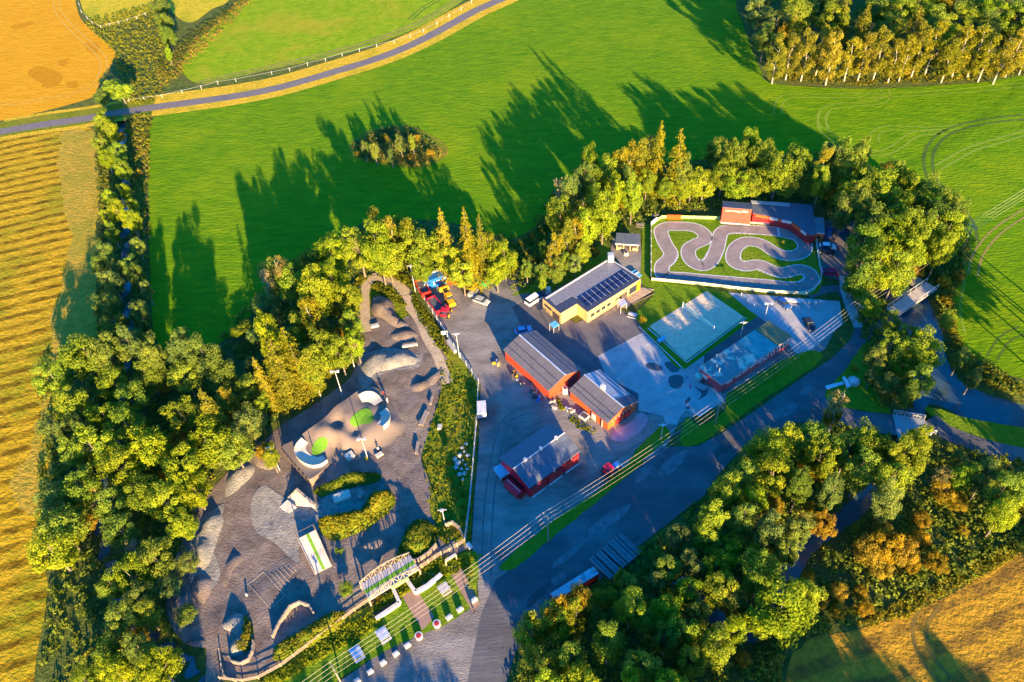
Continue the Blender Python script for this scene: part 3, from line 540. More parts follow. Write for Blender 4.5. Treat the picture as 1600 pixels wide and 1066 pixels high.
# ---------------------------------------------------------------- mounds
def mound(name,pts,h,edge,m,step=1.6):
    W=cr([G(x,y) for x,y in pts],True,3); return tag(relief(name,W,1.2,dome(h*1.25,edge*0.9),m,0.03),kind='structure')
MND={}
def mz(pts,h,edge):
    W=[Vector((p.x,p.y)) for p in cr([G(x,y) for x,y in pts],True,3)]; f=dome(h,edge)
    return lambda x,y:(f(Vector((x,y)),W) if inpoly(x,y,W) else 0)
Mo=[([(488,768),(520,752),(560,738),(590,740),(598,746),(585,756),(560,762),(530,768),(505,778)],1.8,2.2,M_rough),
    ([(497,812),(520,805),(545,800),(565,795),(580,772),(600,765),(616,772),(617,790),(600,810),(575,828),(545,842),(520,846),(500,832)],2.6,3.0,M_rough),
    ([(630,838),(645,815),(665,812),(680,830),(684,850),(665,872),(640,880),(618,878)],2.4,3.0,M_rough),
    ([(345,978),(360,962),(380,958),(394,975),(396,1000),(385,1020),(362,1030),(358,1010),(368,995),(350,985)],1.6,1.8,M_sgravel),
    ([(300,850),(320,812),(345,795),(352,812),(342,842),(330,880),(312,900)],1.3,2.0,M_sgravel),
    ([(580,470),(592,462),(612,470),(622,495),(640,510),(622,515),(600,500),(582,492)],1.5,1.6,M_dgravel),
    ([(430,1010),(470,985),(510,960),(545,955),(530,985),(480,1015),(430,1035)],1.5,2.0,M_rough)]
Mo+=[([(562,585),(566,562),(590,550),(620,547),(652,555),(655,572),(620,578),(590,585),(572,600)],1.2,2.5,M_sgravel),
    ([(405,690),(430,700),(440,720),(425,735),(400,730),(392,710)],1.0,2.0,M_dgravel),
    ([(300,905),(318,895),(335,905),(330,930),(312,950),(298,930)],1.1,1.8,M_dgravel),
    ([(560,850),(590,838),(606,845),(600,870),(596,905),(584,900),(580,870),(560,862)],1.1,1.6,M_dgravel),
    ([(452,800),(475,808),(500,800),(505,815),(480,828),(455,820)],0.7,1.6,M_sgravel),
    ([(355,745),(385,722),(400,735),(375,765),(352,780)],0.9,1.8,M_sgravel),
    ([(268,930),(280,915),(290,940),(285,975),(300,995),(330,1003),(325,1012),(290,1006),(270,975)],1.2,1.4,M_dgravel),
    ([(640,600),(668,590),(690,570),(694,582),(676,604),(650,615)],0.8,2.0,M_dgravel),
    ([(600,745),(625,760),(640,790),(632,800),(612,775),(598,758)],0.6,1.5,M_dgravel),
    ([(350,880),(372,862),(385,870),(370,895),(355,920),(345,910)],0.7,1.8,M_dgravel),
    ([(610,520),(640,515),(655,525),(635,535),(612,532)],0.8,1.5,M_dgravel)]
for P,h,e,m in Mo: mound('earth_mound',P,h,e,m)
# ---------------------------------------------------------------- skate plateau
SK=[(441,698),(455,690),(469,681),(489,666),(508,652),(521,638),(541,624),(561,610),(577,604),(588,607),(596,614),(607,627),(618,642),(632,655),(638,664),(632,676),(618,688),(601,699),(586,707),(574,712),(561,717),(545,721),(530,724),(518,724),(510,730),(498,740),(484,749),(478,742),(462,725),(450,712)]
def Gs(px,py,extra=0.0):
    z=2.0
    for _ in range(12): p=G(px,py,z); z=skz(p)
    q=G(px,py,z+extra); return q
RIGHT=[G(x,y) for x,y in [(607,618),(625,640),(640,662),(634,678),(604,700),(576,713),(550,724),(530,730)]]
RIGHT=[Vector((p.x,p.y)) for p in RIGHT]
HOL=[(528,662,-1.6,1.4),(523,691,-1.5,1.4),(547,702,-1.5,1.5),(552,672,-1.3,1.6),(567,657,-0.5,3.0),(500,697,-0.9,3.0),(592,648,-0.6,2.0),(518,706,-0.7,1.6),(530,640,0.5,1.8),(480,670,0.45,1.8),(512,672,0.5,1.6),(540,655,0.5,1.8),(575,680,0.5,2.2),(590,670,0.35,2.4),(560,690,0.55,1.5),(535,683,0.5,1.5),(500,678,0.4,1.5),(572,624,-0.5,2.4),(605,655,0.4,2.0)]
HW=None
def skz(p):
    p=Vector((p[0],p[1])); d=min(segd(p,RIGHT[i],RIGHT[i+1]) for i in range(len(RIGHT)-1)); t=min(1,d/8.0)
    z=0.12+2.7*t*t*(3-2*t)
    for x,y,a,r in HW: z+=a*math.exp(-((p.x-x)**2+(p.y-y)**2)/(r*r))*min(1,t*2)
    return max(z,0.09)
HW=[(lambda q:(q.x,q.y,a,r))(G(x,y,2.0)) for x,y,a,r in HOL]
rootS=thing('skate_park','brown asphalt skate plateau with bowls, green patches and timber supports','skate park',G(540,670))
oS=rootS.location
def skW():
    out=[]
    for x,y in SK:
        q=Gs(x,y); out.append(q)
    return cr(out,True,3)
WS=skW()
relief('asphalt_surface',WS,0.8,lambda p,W: skz(p),M_skate,0.0,rootS,True,oS)
def bank(outer,inner,ho,hi,name='concrete_bank'):
    n=14
    def rs(P):
        P=[Vector(p) for p in P]; L=[0]
        for i in range(1,len(P)): L.append(L[-1]+(P[i]-P[i-1]).length)
        out=[]
        for k in range(n+1):
            t=L[-1]*k/n; i=max(j for j in range(len(L)) if L[j]<=t+1e-6); i=min(i,len(P)-2); f=(t-L[i])/(L[i+1]-L[i]); out.append(P[i].lerp(P[i+1],f))
        return out
    A=rs(cr(outer,False,4)); B=rs(cr(inner,False,4)); vs=[];fs=[]; m=6
    for k in range(n+1):
        a=Gs(A[k].x,A[k].y,ho); b=Gs(B[k].x,B[k].y,hi)
        for j in range(m+1):
            f=j/m; p=b.lerp(a,f); p.z=b.z+(a.z-b.z)*f**2.0; vs.append(p-oS)
    for k in range(n+1): vs.append(vs[k*(m+1)+m]-Vector((0,0,ho+0.8)))
    for k in range(n):
        for j in range(m): q=k*(m+1)+j; fs.append((q,q+1,q+m+2,q+m+1))
        q=k*(m+1)+m; r=(n+1)*(m+1)+k; fs.append((q,r,r+1,q+m+1))
    me=bpy.data.meshes.new(name); me.from_pydata([tuple(v) for v in vs],[],fs); me.update(); link(name,me,M_bowl,rootS)
bank([(560,617),(570,612),(582,612),(592,618),(598,626)],[(566,629),(574,628),(581,631),(585,634)],1.0,0.10)
bank([(604,637),(609,645),(608,656),(598,666)],[(592,645),(595,650),(593,657),(589,662)],1.0,0.10)
bank([(471,684),(461,696),(460,708),(470,720),(486,727),(501,725),(511,718)],[(482,691),(478,700),(481,707),(488,712),(497,714),(504,712)],1.0,0.10)
def patch(pts,z=0.06):
    W=[Gs(x,y) for x,y in pts]; relief('turf_patch',cr(W,True,4),0.7,lambda p,W_: skz(p)+z,M_turf,0.0,rootS,False,oS)
patch([(550,665),(547,657),(556,646),(568,639),(578,640),(582,648),(584,656),(577,662),(566,663),(558,667)]); patch([(488,709),(488,698),(497,686),(508,684),(512,690),(510,700),(502,708),(494,712)])
mb=MB(oS)   # timber truss below the lower left edge
TA=Gs(441,699); TB_=Gs(482,747); nseg=7; dv=Vector((-(TB_-TA).y,(TB_-TA).x,0)).normalized()*-0.35
for k in range(nseg):
    a=TA.lerp(TB_,k/nseg)+dv; b=TA.lerp(TB_,(k+1)/nseg)+dv; a0=Vector((a.x,a.y,0)); b0=Vector((b.x,b.y,0))
    mb.bar(a0,a,0.18,0.18); mb.bar(a,b,0.18,0.22); mb.bar(a0,b,0.14,0.14); mb.bar((a.x,a.y,a.z*0.5),(b.x,b.y,b.z*0.5),0.1,0.12)
mb.build('timber_truss',M_darkwood,rootS)
# ---------------------------------------------------------------- buildings
def frame(A,B,z,C=None):
    a=G(*A,z); b=G(*B,z); d=b-a; r=math.atan2(d.y,d.x); L=d.length; D=None
    if C: c=G(*C,z); D=(c-a).dot(Vector((-math.sin(r),math.cos(r),0)))
    a.z=0; return a,r,L,D
def gable(name,label,A,B,C,he,hr,mw,mr,roof_b=None,ov=0.35):
    loc,rz,L,D=frame(A,B,he,C); root=thing(name,label,'building',loc,rz); t=0.0
    x0,x1,y0,y1=ov*.6,L-ov*.6,ov,D-ov; ym=D/2
    sl=(hr-he)/(D/2); hw=he-0.02+ov*sl-0.08; hp=hr-0.14
    mb=MB(); mb.add([(x0,y0,0),(x1,y0,0),(x1,y1,0),(x0,y1,0),(x0,y0,hw),(x1,y0,hw),(x1,y1,hw),(x0,y1,hw),(x0,ym,hp),(x1,ym,hp)],
        [(0,1,5,4),(2,3,7,6),(1,2,6,9,5),(3,0,4,8,7),(4,5,9,8),(6,7,8,9)]); mb.build('wall',mw,root)
    th=0.12; R=None
    for side,(ya,yb),mt in (('near',(0,ym),mr),('far',(D,ym),roof_b or mr)):
        mb=MB(); mb.add([(0,ya,he),(L,ya,he),(L,yb,hr),(0,yb,hr),(0,ya,he-th),(L,ya,he-th),(L,yb,hr-th),(0,yb,hr-th)],
         [(0,1,2,3) if side=='near' else (3,2,1,0),(0,4,5,1),(1,5,6,2),(2,6,7,3),(3,7,4,0),(7,6,5,4)]); o=mb.build('roof',mt,root); R=R or o
    return root,L,D,R
# red barn 1
r1,L,D,Rf=gable('red_barn','long bright red barn under a charcoal metal roof beside the gravel yard',(786,547),(857,611.5),(834.7,514),3.4,5.2,M_red,M_roofd)
MB().box(0.0,D/2-0.18,5.2,L,D/2+0.18,5.3).build('ridge_cap',M_galv,Rf)
for yy_ in (D*0.14,D*0.30,D*0.74,D*0.86):
    z=3.4+(5.2-3.4)*(yy_/(D/2) if yy_<D/2 else (D-yy_)/(D/2)); MB().box(0.1,yy_-0.09,z+0.01,L-0.1,yy_+0.09,z+0.06).build('roof_batten',M_felt_dark,Rf)
MB().box(L-0.25,D*0.60,0,L-0.13,D*0.86,2.9).build('door',M_darkwood,r1)
# orange barn 2
r2,L,D,Rf=gable('red_workshop','orange-red timber workshop with half pale, half charcoal roof and chimney',(888.5,609.6),(949,662),(936,576.5),3.1,4.8,M_orange,M_roofd,M_roofl)
MB().box(-0.02,D/2-0.15,4.8,L+0.02,D/2+0.15,4.9).build('ridge_cap',M_galv,Rf)
for yy_ in (D*0.12,D*0.24,D*0.80,D*0.93):
    z=3.1+1.7*(yy_/(D/2) if yy_<D/2 else (D-yy_)/(D/2)); MB().box(0.1,yy_-0.09,z+0.01,L-0.1,yy_+0.09,z+0.06).build('roof_batten',M_felt_dark,Rf)
MB().add([(L*0.76,D*0.5+.2,4.80),(L-.05,D*0.5+.2,4.80),(L-.05,D-.05,3.16),(L*0.80,D-.05,3.16)],[(0,1,2,3)]).build('roof_patch',M_felt_dark,Rf)
MB().box(L*0.42,D/2-0.1,4.6,L*0.42+0.9,D/2+0.7,5.9).build('chimney',M_white,r2)
MB().box(L*0.60,0.05,0.05,L*0.60+1.2,0.17,2.1).build('door',M_white,r2)
MB().box(L*0.86,0.03,0.05,L*0.86+0.12,0.15,2.4).build('drainpipe',M_white,r2)
for k in range(2): MB().box(L-0.18,D*(0.28+0.28*k),0.05,L-0.08,D*(0.28+0.28*k)+1.9,2.5).build('garage_door',M_redd,r2)
for k in range(7): MB().ball((L-0.05,D*(0.16+0.11*k),2.75),0.14).build('lamp',M_white,r2)
# garage 3
r3,L,D,Rf=gable('red_garage','dark-roofed crimson garage with three white-silled doors at yard centre',(826.8,763.6),(907.3,705.3),(783,713),3.8,5.3,M_crim,M_roofb,M_roofb)
MB().box(0,D/2-0.10,5.3,L,D/2+0.10,5.4).build('ridge_cap',M_white,Rf)
for k in range(3):
    MB().box(L*(0.21+0.30*k),D/2-0.3,5.3,L*(0.21+0.30*k)+0.5,D/2+0.3,5.95).build('chimney',M_white,r3)
    xa=L*(0.03+0.33*k); o=MB().box(xa,0.02,0.05,xa+L*0.27,0.30,3.0).build('garage_door',M_redd,r3)
    MB().box(xa+0.1,-0.25,0.0,xa+L*0.27-0.1,0.0,0.22).build('door_sill',M_white,o); MB().ball((xa+L*0.13,0.05,3.2),0.15).build('lamp',M_white,r3)
MB().box(L*0.65,0.1,3.98,L-0.05,0.9,4.05).build('roof_edge_panel',M_roofd,r3)
# wooden building
PW=[(846.9,465.4),(876.2,489.6),(901.5,474.4),(918.4,487.4),(1001.7,435),(953,403.5)]; hw=3.9
loc=G(846.9,465.4,hw); loc.z=0; W=[G(x,y,hw)-loc for x,y in PW]
r4=thing('timber_building','L-shaped pine-clad building with flat dark roof carrying solar panels','building',loc)
cen=sum(W,Vector((0,0,0)))/6
MB().prism([p.lerp(cen,0.012) for p in W],0,hw-0.12).build('wall',M_timber,r4)
Rf=MB().prism(W,hw-0.119,hw).build('roof',M_felt_dark,r4)
inn=[G(855,464.5,hw),G(868,477.5,hw),G(894,463,hw),G(901,467,hw),G(972,421,hw),G(953,406.5,hw)]
MB().prism([p-loc for p in inn],hw+0.003,hw+0.04).build('roof_membrane',M_feltg,Rf)
MB().bar(G(853,466,hw+.1)-loc,G(952,405,hw+.1)-loc,0.35,0.2).build('roof_edge',M_white,Rf)
MB().bar(G(953,405,hw+.1)-loc,G(1000,434,hw+.1)-loc,0.25,0.2).build('roof_edge',M_galv,Rf)
a=G(901,466,hw); b=G(972,422.5,hw); c=G(919,482,hw); U=(b-a)/10; Vv=(c-a)
for i in range(10):
    for j in range(2):
        o=a+U*(i+0.06)+Vv*(0.06+0.47*j); q=[o,o+U*0.80,o+U*0.80+Vv*0.36,o+Vv*0.36]
        vs=[(p.x-loc.x,p.y-loc.y,hw+0.15+(0.0 if k in(0,1) else 0.0)) for k,p in enumerate(q)]
        MB().add(vs+[(v[0],v[1],v[2]+0.06) for v in vs],[(0,1,2,3),(7,6,5,4),(0,1,5,4),(1,2,6,5),(2,3,7,6),(3,0,4,7)]).build('solar_panel',M_solar,Rf)
        p0=o+U*0.88-loc; p1=p0+Vv*0.40; MB().bar((p0.x,p0.y,hw+0.2),(p1.x,p1.y,hw+0.2),0.10,0.06).build('panel_rail',M_galv,Rf)
cb=G(954,404,hw)-loc; MB().box(cb.x-0.9,cb.y-1.6,hw,cb.x+0.6,cb.y-0.1,hw+2.2).build('ventilation_tower',M_galv,r4)
def onwall(Aa,Bb,t,wd,z0,z1,name,m,parent,out=0.06):
    d=(Bb-Aa); d.z=0; L_=d.length; d.normalize(); n=Vector((d.y,-d.x,0)); p=Aa+d*L_*t+n*out; q=p+d*wd
    return MB().add([(p.x,p.y,z0),(q.x,q.y,z0),(q.x,q.y,z1),(p.x,p.y,z1),(p.x-n.x*.1,p.y-n.y*.1,z0),(q.x-n.x*.1,q.y-n.y*.1,z0),(q.x-n.x*.1,q.y-n.y*.1,z1),(p.x-n.x*.1,p.y-n.y*.1,z1)],[(0,1,2,3),(7,6,5,4),(0,4,5,1),(1,5,6,2),(2,6,7,3),(3,7,4,0)]).build(name,m,parent)
for t in (0.06,0.16,0.26,0.36): onwall(W[3],W[4],t,1.2,1.3,2.3,'window',M_glass,r4)
onwall(W[3],W[4],0.78,2.6,0.6,2.7,'window',M_glass,r4); onwall(W[3],W[4],0.93,1.1,0.1,3.2,'door',M_yellow,r4); onwall(W[3],W[4],0.60,2.6,0.05,2.4,'door',M_darkwood,r4)
onwall(W[0],W[1],0.15,2.6,1.9,2.6,'window',M_glass,r4); onwall(W[0],W[1],0.6,2.4,0.05,2.4,'door',M_darkwood,r4)
def slab(name,label,cat,pts,z0,z1,m,legs=None,group=None):
    loc=G(*pts[0],z1); loc.z=0; Wd=[G(x,y,z1)-loc for x,y in pts]; root=thing(name,label,cat,loc,0,group)
    MB().prism(Wd,z0,z1).build('top',m,root)
    if legs:
        for p in Wd: p=p.lerp(sum(Wd,Vector((0,0,0)))/len(Wd),0.1); MB().box(p.x-.05,p.y-.05,0,p.x+.05,p.y+.05,z0).build('leg',legs,root)
    return root
slab('terrace','reddish timber terrace at the right end of the pine-clad building','terrace',[(966,476),(1000,449),(1022,452),(976,482)],0.0,0.25,M_palewood)
slab('entrance_canopy','small flat pale canopy over the pine building entrance on its long side','canopy',[(965,470),(975,466),(980,474),(970,480)],2.3,2.45,M_galv,M_galv)
slab('entrance_canopy','small flat blue-grey canopy at the left corner of the pine building','canopy',[(858,506),(867,501),(874,507),(865,513)],2.2,2.35,M_lblue,M_galv)
# barrack
loc,rz,L,D=frame((1128,601),(1237.4,525.6),3.3,(1091.3,574.6)); D=abs(D)
M_barr=striped('faded_red_boards',(0.46,0.06,0.07),0.75,0.5,dark=0.85)
r5=thing('long_barrack','long low red barrack with patchwork teal, olive and streaked roof','building',loc,rz)
MB().box(0.15,0.15,0,L-0.15,D-0.15,3.18).build('wall',M_barr,r5)
xs=[0,0.53,0.66,0.79,0.88,1.0]; ms=[M_streak,M_teal,M_teal,M_olive,M_olive]
for i in range(5): MB().box(L*xs[i]+0.02,0,3.19,L*xs[i+1]-0.06,D,3.32+0.05*(i%2)).build('roof',ms[i],r5)
for i,t in enumerate((0.55,0.62,0.71,0.80,0.89,0.95)):
    o=MB().box(L*t,0.06,1.0,L*t+1.3,0.14,2.4).build('window',M_white,r5); MB().box(L*t+0.35,0.02,1.35,L*t+0.95,0.055,2.05).build('pane',M_glass,o)
for t in (0.08,0.2,0.3,0.4,0.47): MB().box(L*t,0.06,1.8,L*t+1.8,0.14,2.4).build('window',M_white,r5)
MB().box(0,-0.05,3.0,L,0.06,3.18).build('fascia',M_white,r5); MB().box(-0.06,0.2,3.0,0.14,D-0.2,3.18).build('fascia',M_white,r5)
MB().box(0.06,D*0.62,1.0,0.14,D*0.88,1.9).build('window',M_white,r5)
for x,y in ((0.22,0.96),(0.12,0.62),(0.34,0.45),(0.05,0.3)): MB().cyl((L*x,D*y,3.3),(L*x,D*y,4.2),0.14,n=8).build('vent_pipe',M_galv,r5)
# race club stand
loc,rz,L,D=frame((1129.5,323.6),(1175,327),5.0,(1127.5,311.3)); 
r6=thing('race_club_stand','red boarded race club stand with white lettering under a dark roof','building',loc,rz)
MB().box(0,0.1,0,L,D,4.1).build('wall',M_redd,r6)
MB().add([(0,-1.4,0.9),(L,-1.4,0.9),(L,0.08,4.78),(0,0.08,4.78),(0,0.08,0.9),(L,0.08,0.9)],[(0,1,2,3),(0,4,5,1),(1,5,2),(0,3,4)]).build('red_front',flat('front_red_boards',(0.40,0.045,0.022)),r6)  # one even red for the sloping boarded front
MB().add([(-0.1,0,4.95),(L+.1,0,4.95),(L+.1,D+.2,4.3),(-.1,D+.2,4.3),(-0.1,0,4.83),(L+.1,0,4.83),(L+.1,D+.2,4.18),(-.1,D+.2,4.18)],[(0,1,2,3),(7,6,5,4),(0,4,5,1),(1,5,6,2),(2,6,7,3),(3,7,4,0)]).build('roof',M_roofb,r6)
MB().bar((0,-1.5,0.8),(L,-1.5,0.8),0.12,0.3).build('balcony_rail',M_white,r6)
for k in range(5): MB().box(L*k/4-0.06,-1.5,0,L*k/4+0.06,-1.38,0.9).build('post',M_darkwood,r6)
fc=bpy.data.curves.new('t','FONT'); fc.body='Lørenskog-RRK'; fc.size=0.95; fc.extrude=0.02; fc.align_x='CENTER'; fo=bpy.data.objects.new('t',fc); COL.objects.link(fo)
bpy.context.view_layer.update(); dg=bpy.context.evaluated_depsgraph_get(); tm=bpy.data.meshes.new_from_object(fo.evaluated_get(dg)); bpy.data.objects.remove(fo)
tm.materials.clear(); sl=math.atan2(3.88,1.48); tm.transform(Matrix.Translation((L*0.5,-0.33,3.85))@Matrix.Rotation(sl,4,'X')@Matrix.Translation((0,0,0.05))); link('lettering',tm,M_white,r6)
# long club building
PL=[(1173,313.5),(1235,317),(1269,320),(1276,366),(1266,368),(1238,346),(1204,338),(1176,333)]; hb=3.2
loc=G(*PL[0],hb); loc.z=0; W=[G(x,y,hb)-loc for x,y in PL]
r7=thing('pit_building','long low bent-front club building with dark blue roof behind the track','building',loc)
cen=sum(W,Vector((0,0,0)))/8
MB().prism([p.lerp(cen,0.02) for p in W],0,hb-0.16).build('wall',M_redd,r7); Rf=MB().prism(W,hb-0.159,hb).build('roof',M_roofb,r7)
MB().prism([G(x,y,hb)-loc for x,y in ((1173,313.8),(1234,317.5),(1234,323),(1174,318))],hb+0.004,hb+0.10).build('roof_panel',M_roofl,Rf)
def panel(a,b,z0,z1,m,name,out=0.12):
    A=G(*a,hb)-loc; B=G(*b,hb)-loc; d=(B-A).normalized(); n=Vector((d.y,-d.x,0)); A=A+n*out; B=B+n*out
    MB().bar((A.x,A.y,(z0+z1)/2),(B.x,B.y,(z0+z1)/2),0.08,z1-z0).build(name,m,r7)
panel((1181,334),(1203,338),2.3,3.0,M_orange,'banner'); panel((1203.5,338.5),(1216,341),2.3,3.1,M_white,'banner'); panel((1216.5,341),(1221,342),2.3,3.0,M_orange,'banner'); panel((1222,342.5),(1237.5,345.8),2.3,3.1,M_white,'banner')
panel((1239,347),(1252,357),2.2,3.0,M_orange,'banner'); panel((1252.5,357.3),(1261,364),2.2,3.0,M_white,'banner')
# little red cabin right of it
loc,rz,L,D=frame((1273.5,363.6),(1289,365),3.0,(1274.7,339.3))
r8=thing('red_cabin','narrow red cabin with grey flat roof at the car park edge','cabin',loc,rz)
MB().box(0.1,0.1,0,L-.1,D-.1,2.9).build('wall',M_orange,r8); MB().box(0,0,2.9,L,D,3.05).build('roof',M_feltg,r8); MB().box(L*0.35,0.03,1.0,L*0.65,0.095,2.0).build('window',M_glass,r8); MB().box(0,-0.06,2.8,L,-0.005,3.05).build('fascia',M_white,r8)
# pavilion
loc,rz,L,D=frame((961.4,380.5),(998.5,382.8),2.6,(962,365))
r9=thing('barbecue_pavilion','open timber pavilion with blue-grey ribbed roof on the plaza','pavilion',loc,rz)
MB().add([(0,0,2.6),(L,0,2.6),(L,D,2.9),(0,D,2.9),(0,0,2.45),(L,0,2.45),(L,D,2.75),(0,D,2.75)],[(0,1,2,3),(7,6,5,4),(0,4,5,1),(1,5,6,2),(2,6,7,3),(3,7,4,0)]).build('roof',M_roofb,r9)
MB().box(0,-0.1,2.3,L,-0.01,2.62).build('fascia',M_white,r9); MB().box(0.3,D-0.4,0,L-.3,D-.25,2.6).build('back_wall',M_timber,r9)
for k in range(4): MB().box(0.3+k*(L-.8)/3,0.3,0,0.5+k*(L-.8)/3,0.5,2.42).build('post',M_timber,r9)
for k in (0.05,0.72): MB().box(L*k+.1,0.5,0,L*k+1.6,1.3,0.9).build('bench',M_palewood,r9)
# ---------------------------------------------------------------- poles and wires
def lamp_post(px,py,h,label,arm=0,heads=1,rz=0.0):
    r=thing('light_pole',label,'light pole',G(px,py),rz,'floodlight poles round the park')
    MB().cyl((0,0,0),(0,0,h),0.13,0.08,8).build('pole',M_galv,r)
    MB().box(-0.9,-0.06,h-0.1,0.9,0.06,h+0.05).build('crossarm',M_galv,r)
    for s in ((-0.7,0.7) if heads>1 else (0.0,)): MB().box(s-0.3,-0.45,h-0.02,s+0.3,0.15,h+0.18).build('lamp_head',M_white,r)
lamp_post(536,620.5,9,'tall pale light pole behind the upper rim of the skate plateau',heads=2)
lamp_post(574.7,717,7.2,'pale light pole with T-shaped head on an orange block beside the skate plateau',heads=2)
lamp_post(437.5,736,8.4,'light pole standing by the lower left corner of the skate plateau',heads=1)
lamp_post(718,559,8.2,'grey light pole by the fence kink above the grassy bank',heads=1)
lamp_post(649,456,9,'tall curved light pole at the fence beside the red lorry',heads=1)
lamp_post(695,817,4.8,'short light pole on the grassy bank above the truss bridge',heads=1)
lamp_post(1157,527,5.0,'white floodlight pole behind the patchwork-roofed barrack',heads=1)
lamp_post(1195,497,5.0,'white twin floodlight pole at the near-left corner of the bay markings',heads=2)
lamp_post(1033,684,4.5,'leaning slim lamp post on the grass verge by the service road',heads=1)
PP=[((534,1069),7.2),((857,847.5),9.4),((1117.5,664),7.2),((1332,505),6.5),((1503,392),8.4)]
tops=[]
dirs=[G(*PP[i+1][0])-G(*PP[i][0]) for i in range(4)]
PLAB=['weathered power pole at the bottom edge by the two shaded picnic tables','power pole with bracket on the verge beside the shaded service road','power pole with long crossarm near the patchwork-roofed barrack','power pole where the concrete path meets the service road','power pole at the edge of the green field above the footbridge']
for i,(p,h) in enumerate(PP):
    d=dirs[min(i,3)]; a=math.atan2(d.y,d.x)+PI/2; r=thing('power_pole',PLAB[i],'power pole',G(*p),a,'power poles along the service road')
    MB().cyl((0,0,0),(0,0,h),0.17,0.12,8).build('pole',M_oldwood,r); MB().box(-1.3,-0.08,h-0.5,1.3,0.08,h-0.34).build('crossarm',M_oldwood,r)
    for s in (-1.2,-0.4,0.4,1.2): MB().cyl((s,0,h-0.34),(s,0,h-0.1),0.06,0.05,6).build('insulator',M_white,r)
    tops.append((G(*p),h-0.1,a))
WL=['upper','second','third','lower']
d0=dirs[0].normalized(); first=(tops[0][0]-d0*55,tops[0][1],tops[0][2]); dl=dirs[3].normalized(); last=(tops[4][0]+dl*80,tops[4][1]+1,tops[4][2])
T=[first]+tops+[last]; M_wire=flat('pale_cable',(0.42,0.36,0.28),0.5)
for j,s in enumerate((-1.2,-0.4,0.4,1.2)):
    mb=MB(T[0][0])
    for i in range(len(T)-1):
        A=Vector((T[i][0].x+math.cos(T[i][2])*s,T[i][0].y+math.sin(T[i][2])*s,T[i][1])); B=Vector((T[i+1][0].x+math.cos(T[i+1][2])*s,T[i+1][0].y+math.sin(T[i+1][2])*s,T[i+1][1])); pr=A
        for k in range(1,11):
            t=k/10; q=A.lerp(B,t); q.z-=4*t*(1-t)*1.0; mb.cyl(pr,q,0.017 if j<2 else 0.022,n=4); pr=q
    o=mb.build('power_line',M_wire); o.location=T[0][0]; tag(o,'%s one of the four cables strung between the power poles, counted from image top'%WL[3-j],'cable','power cables')
def cable(a,za,b,zb,label,r=0.024,sag=0.6):
    A=G(*a,za);B=G(*b,zb); mb=MB(A); pr=A
    for k in range(1,11): t=k/10; q=A.lerp(B,t); q.z-=4*t*(1-t)*sag; mb.cyl(pr,q,r,n=4); pr=q
    o=mb.build('cable',M_wire); o.location=A; tag(o,label,'cable')
cable((997,634),2.9,(1104,583),3.4,'thin cable from the orange-red workshop to the barrack roof mast')
m=thing('roof_mast','slim white mast with stays at the barrack corner','mast',G(1119,605)); MB().cyl((0,0,0),(0,0,6.5),0.09,0.05,6).build('pole',M_white,m); MB().bar((-1.6,0,4.2),(0.9,0,4.2),0.05,0.05).build('crossarm',M_white,m)
# ---------------------------------------------------------------- fences
def wall_line(name,label,pts,h,th,m,cat='fence',post=None,rail=False,pm=None,sub=True):
    W=[G(x,y) for x,y in pts]; o=W[0]; root=thing(name,label,cat,o)
    if rail:
        mb=MB(o)
        for i in range(len(W)-1):
            for z in rail: mb.bar(W[i]+Vector((0,0,z)),W[i+1]+Vector((0,0,z)),th,0.12)
        mb.build('rails',m,root)
    else:
        mb=MB(o)
        for i in range(len(W)-1): mb.bar(W[i]+Vector((0,0,h/2)),W[i+1]+Vector((0,0,h/2)),th,h)
        mb.build('boards',m,root)
    if post:
        ps=[];n=0
        for i in range(len(W)-1):
            L=(W[i+1]-W[i]).length; k=max(1,int(L/post))
            for j in range(k): ps.append(W[i].lerp(W[i+1],j/k))
        ps.append(W[-1])
        for p in ps[:99]: q=p-o; MB().box(q.x-.09,q.y-.09,0,q.x+.09,q.y+.09,h+0.12).build('post',pm or m,root)
    return root
CF=[(345,1062),(380,1066),(405,1061),(440,1042),(480,1012),(520,982),(555,955),(577,940)]
wall_line('timber_fence','curving pale timber fence along the lower edge of the skate area',CF,1.3,0.10,M_palewood,post=2.2,rail=(0.45,0.85,1.25))
wall_line('timber_fence','slatted orange-tinted timber fence right of the truss bridge',[(637,902),(660,888),(690,868),(715,855),(727,848)],1.6,0.12,M_palewood,post=1.4,rail=(0.5,1.0,1.5))
wall_line('mesh_fence','tall grey fence down the left side of the yard',[(727,848),(733,800),(738,750),(742,700),(746,650),(748,600),(738,585),(720,560),(700,530),(690,512),(670,480),(650,447),(646,438)],1.9,0.06,flat('dull_steel_mesh',(0.28,0.29,0.30)),post=2.8,rail=(0.15,0.6,1.05,1.5,1.85))
wall_line('board_fence','low cream board fence along the near side of the race track',[(1017,438),(1060,442),(1100,446),(1150,452),(1200,457),(1262,461)],0.9,0.12,flat('cream_boards',(0.55,0.50,0.30)),post=2.5)
wall_line('board_fence','thin white fence on the left side of the race track',[(1017,438),(1017,353)],0.9,0.10,M_white,post=3)
wall_line('board_fence','pale green fence behind the far left bends of the race track',[(1026,346),(1034,341.5),(1043,341),(1125,343)],1.0,0.12,M_lime,post=3)
wall_line('corner_hoarding','white hoarding at the top-left corner of the race track',[(1017,353),(1026,346)],1.5,0.12,M_white,'hoarding')
wall_line('red_banner','bright orange-red banner on the fence behind the race track',[(1042,342.5),(1064,343)],1.5,0.16,M_orangeb,'banner')
wall_line('board_fence','lime-green timing wall below the club building',[(1182,344),(1205,347),(1230,351)],1.2,0.3,M_lime)
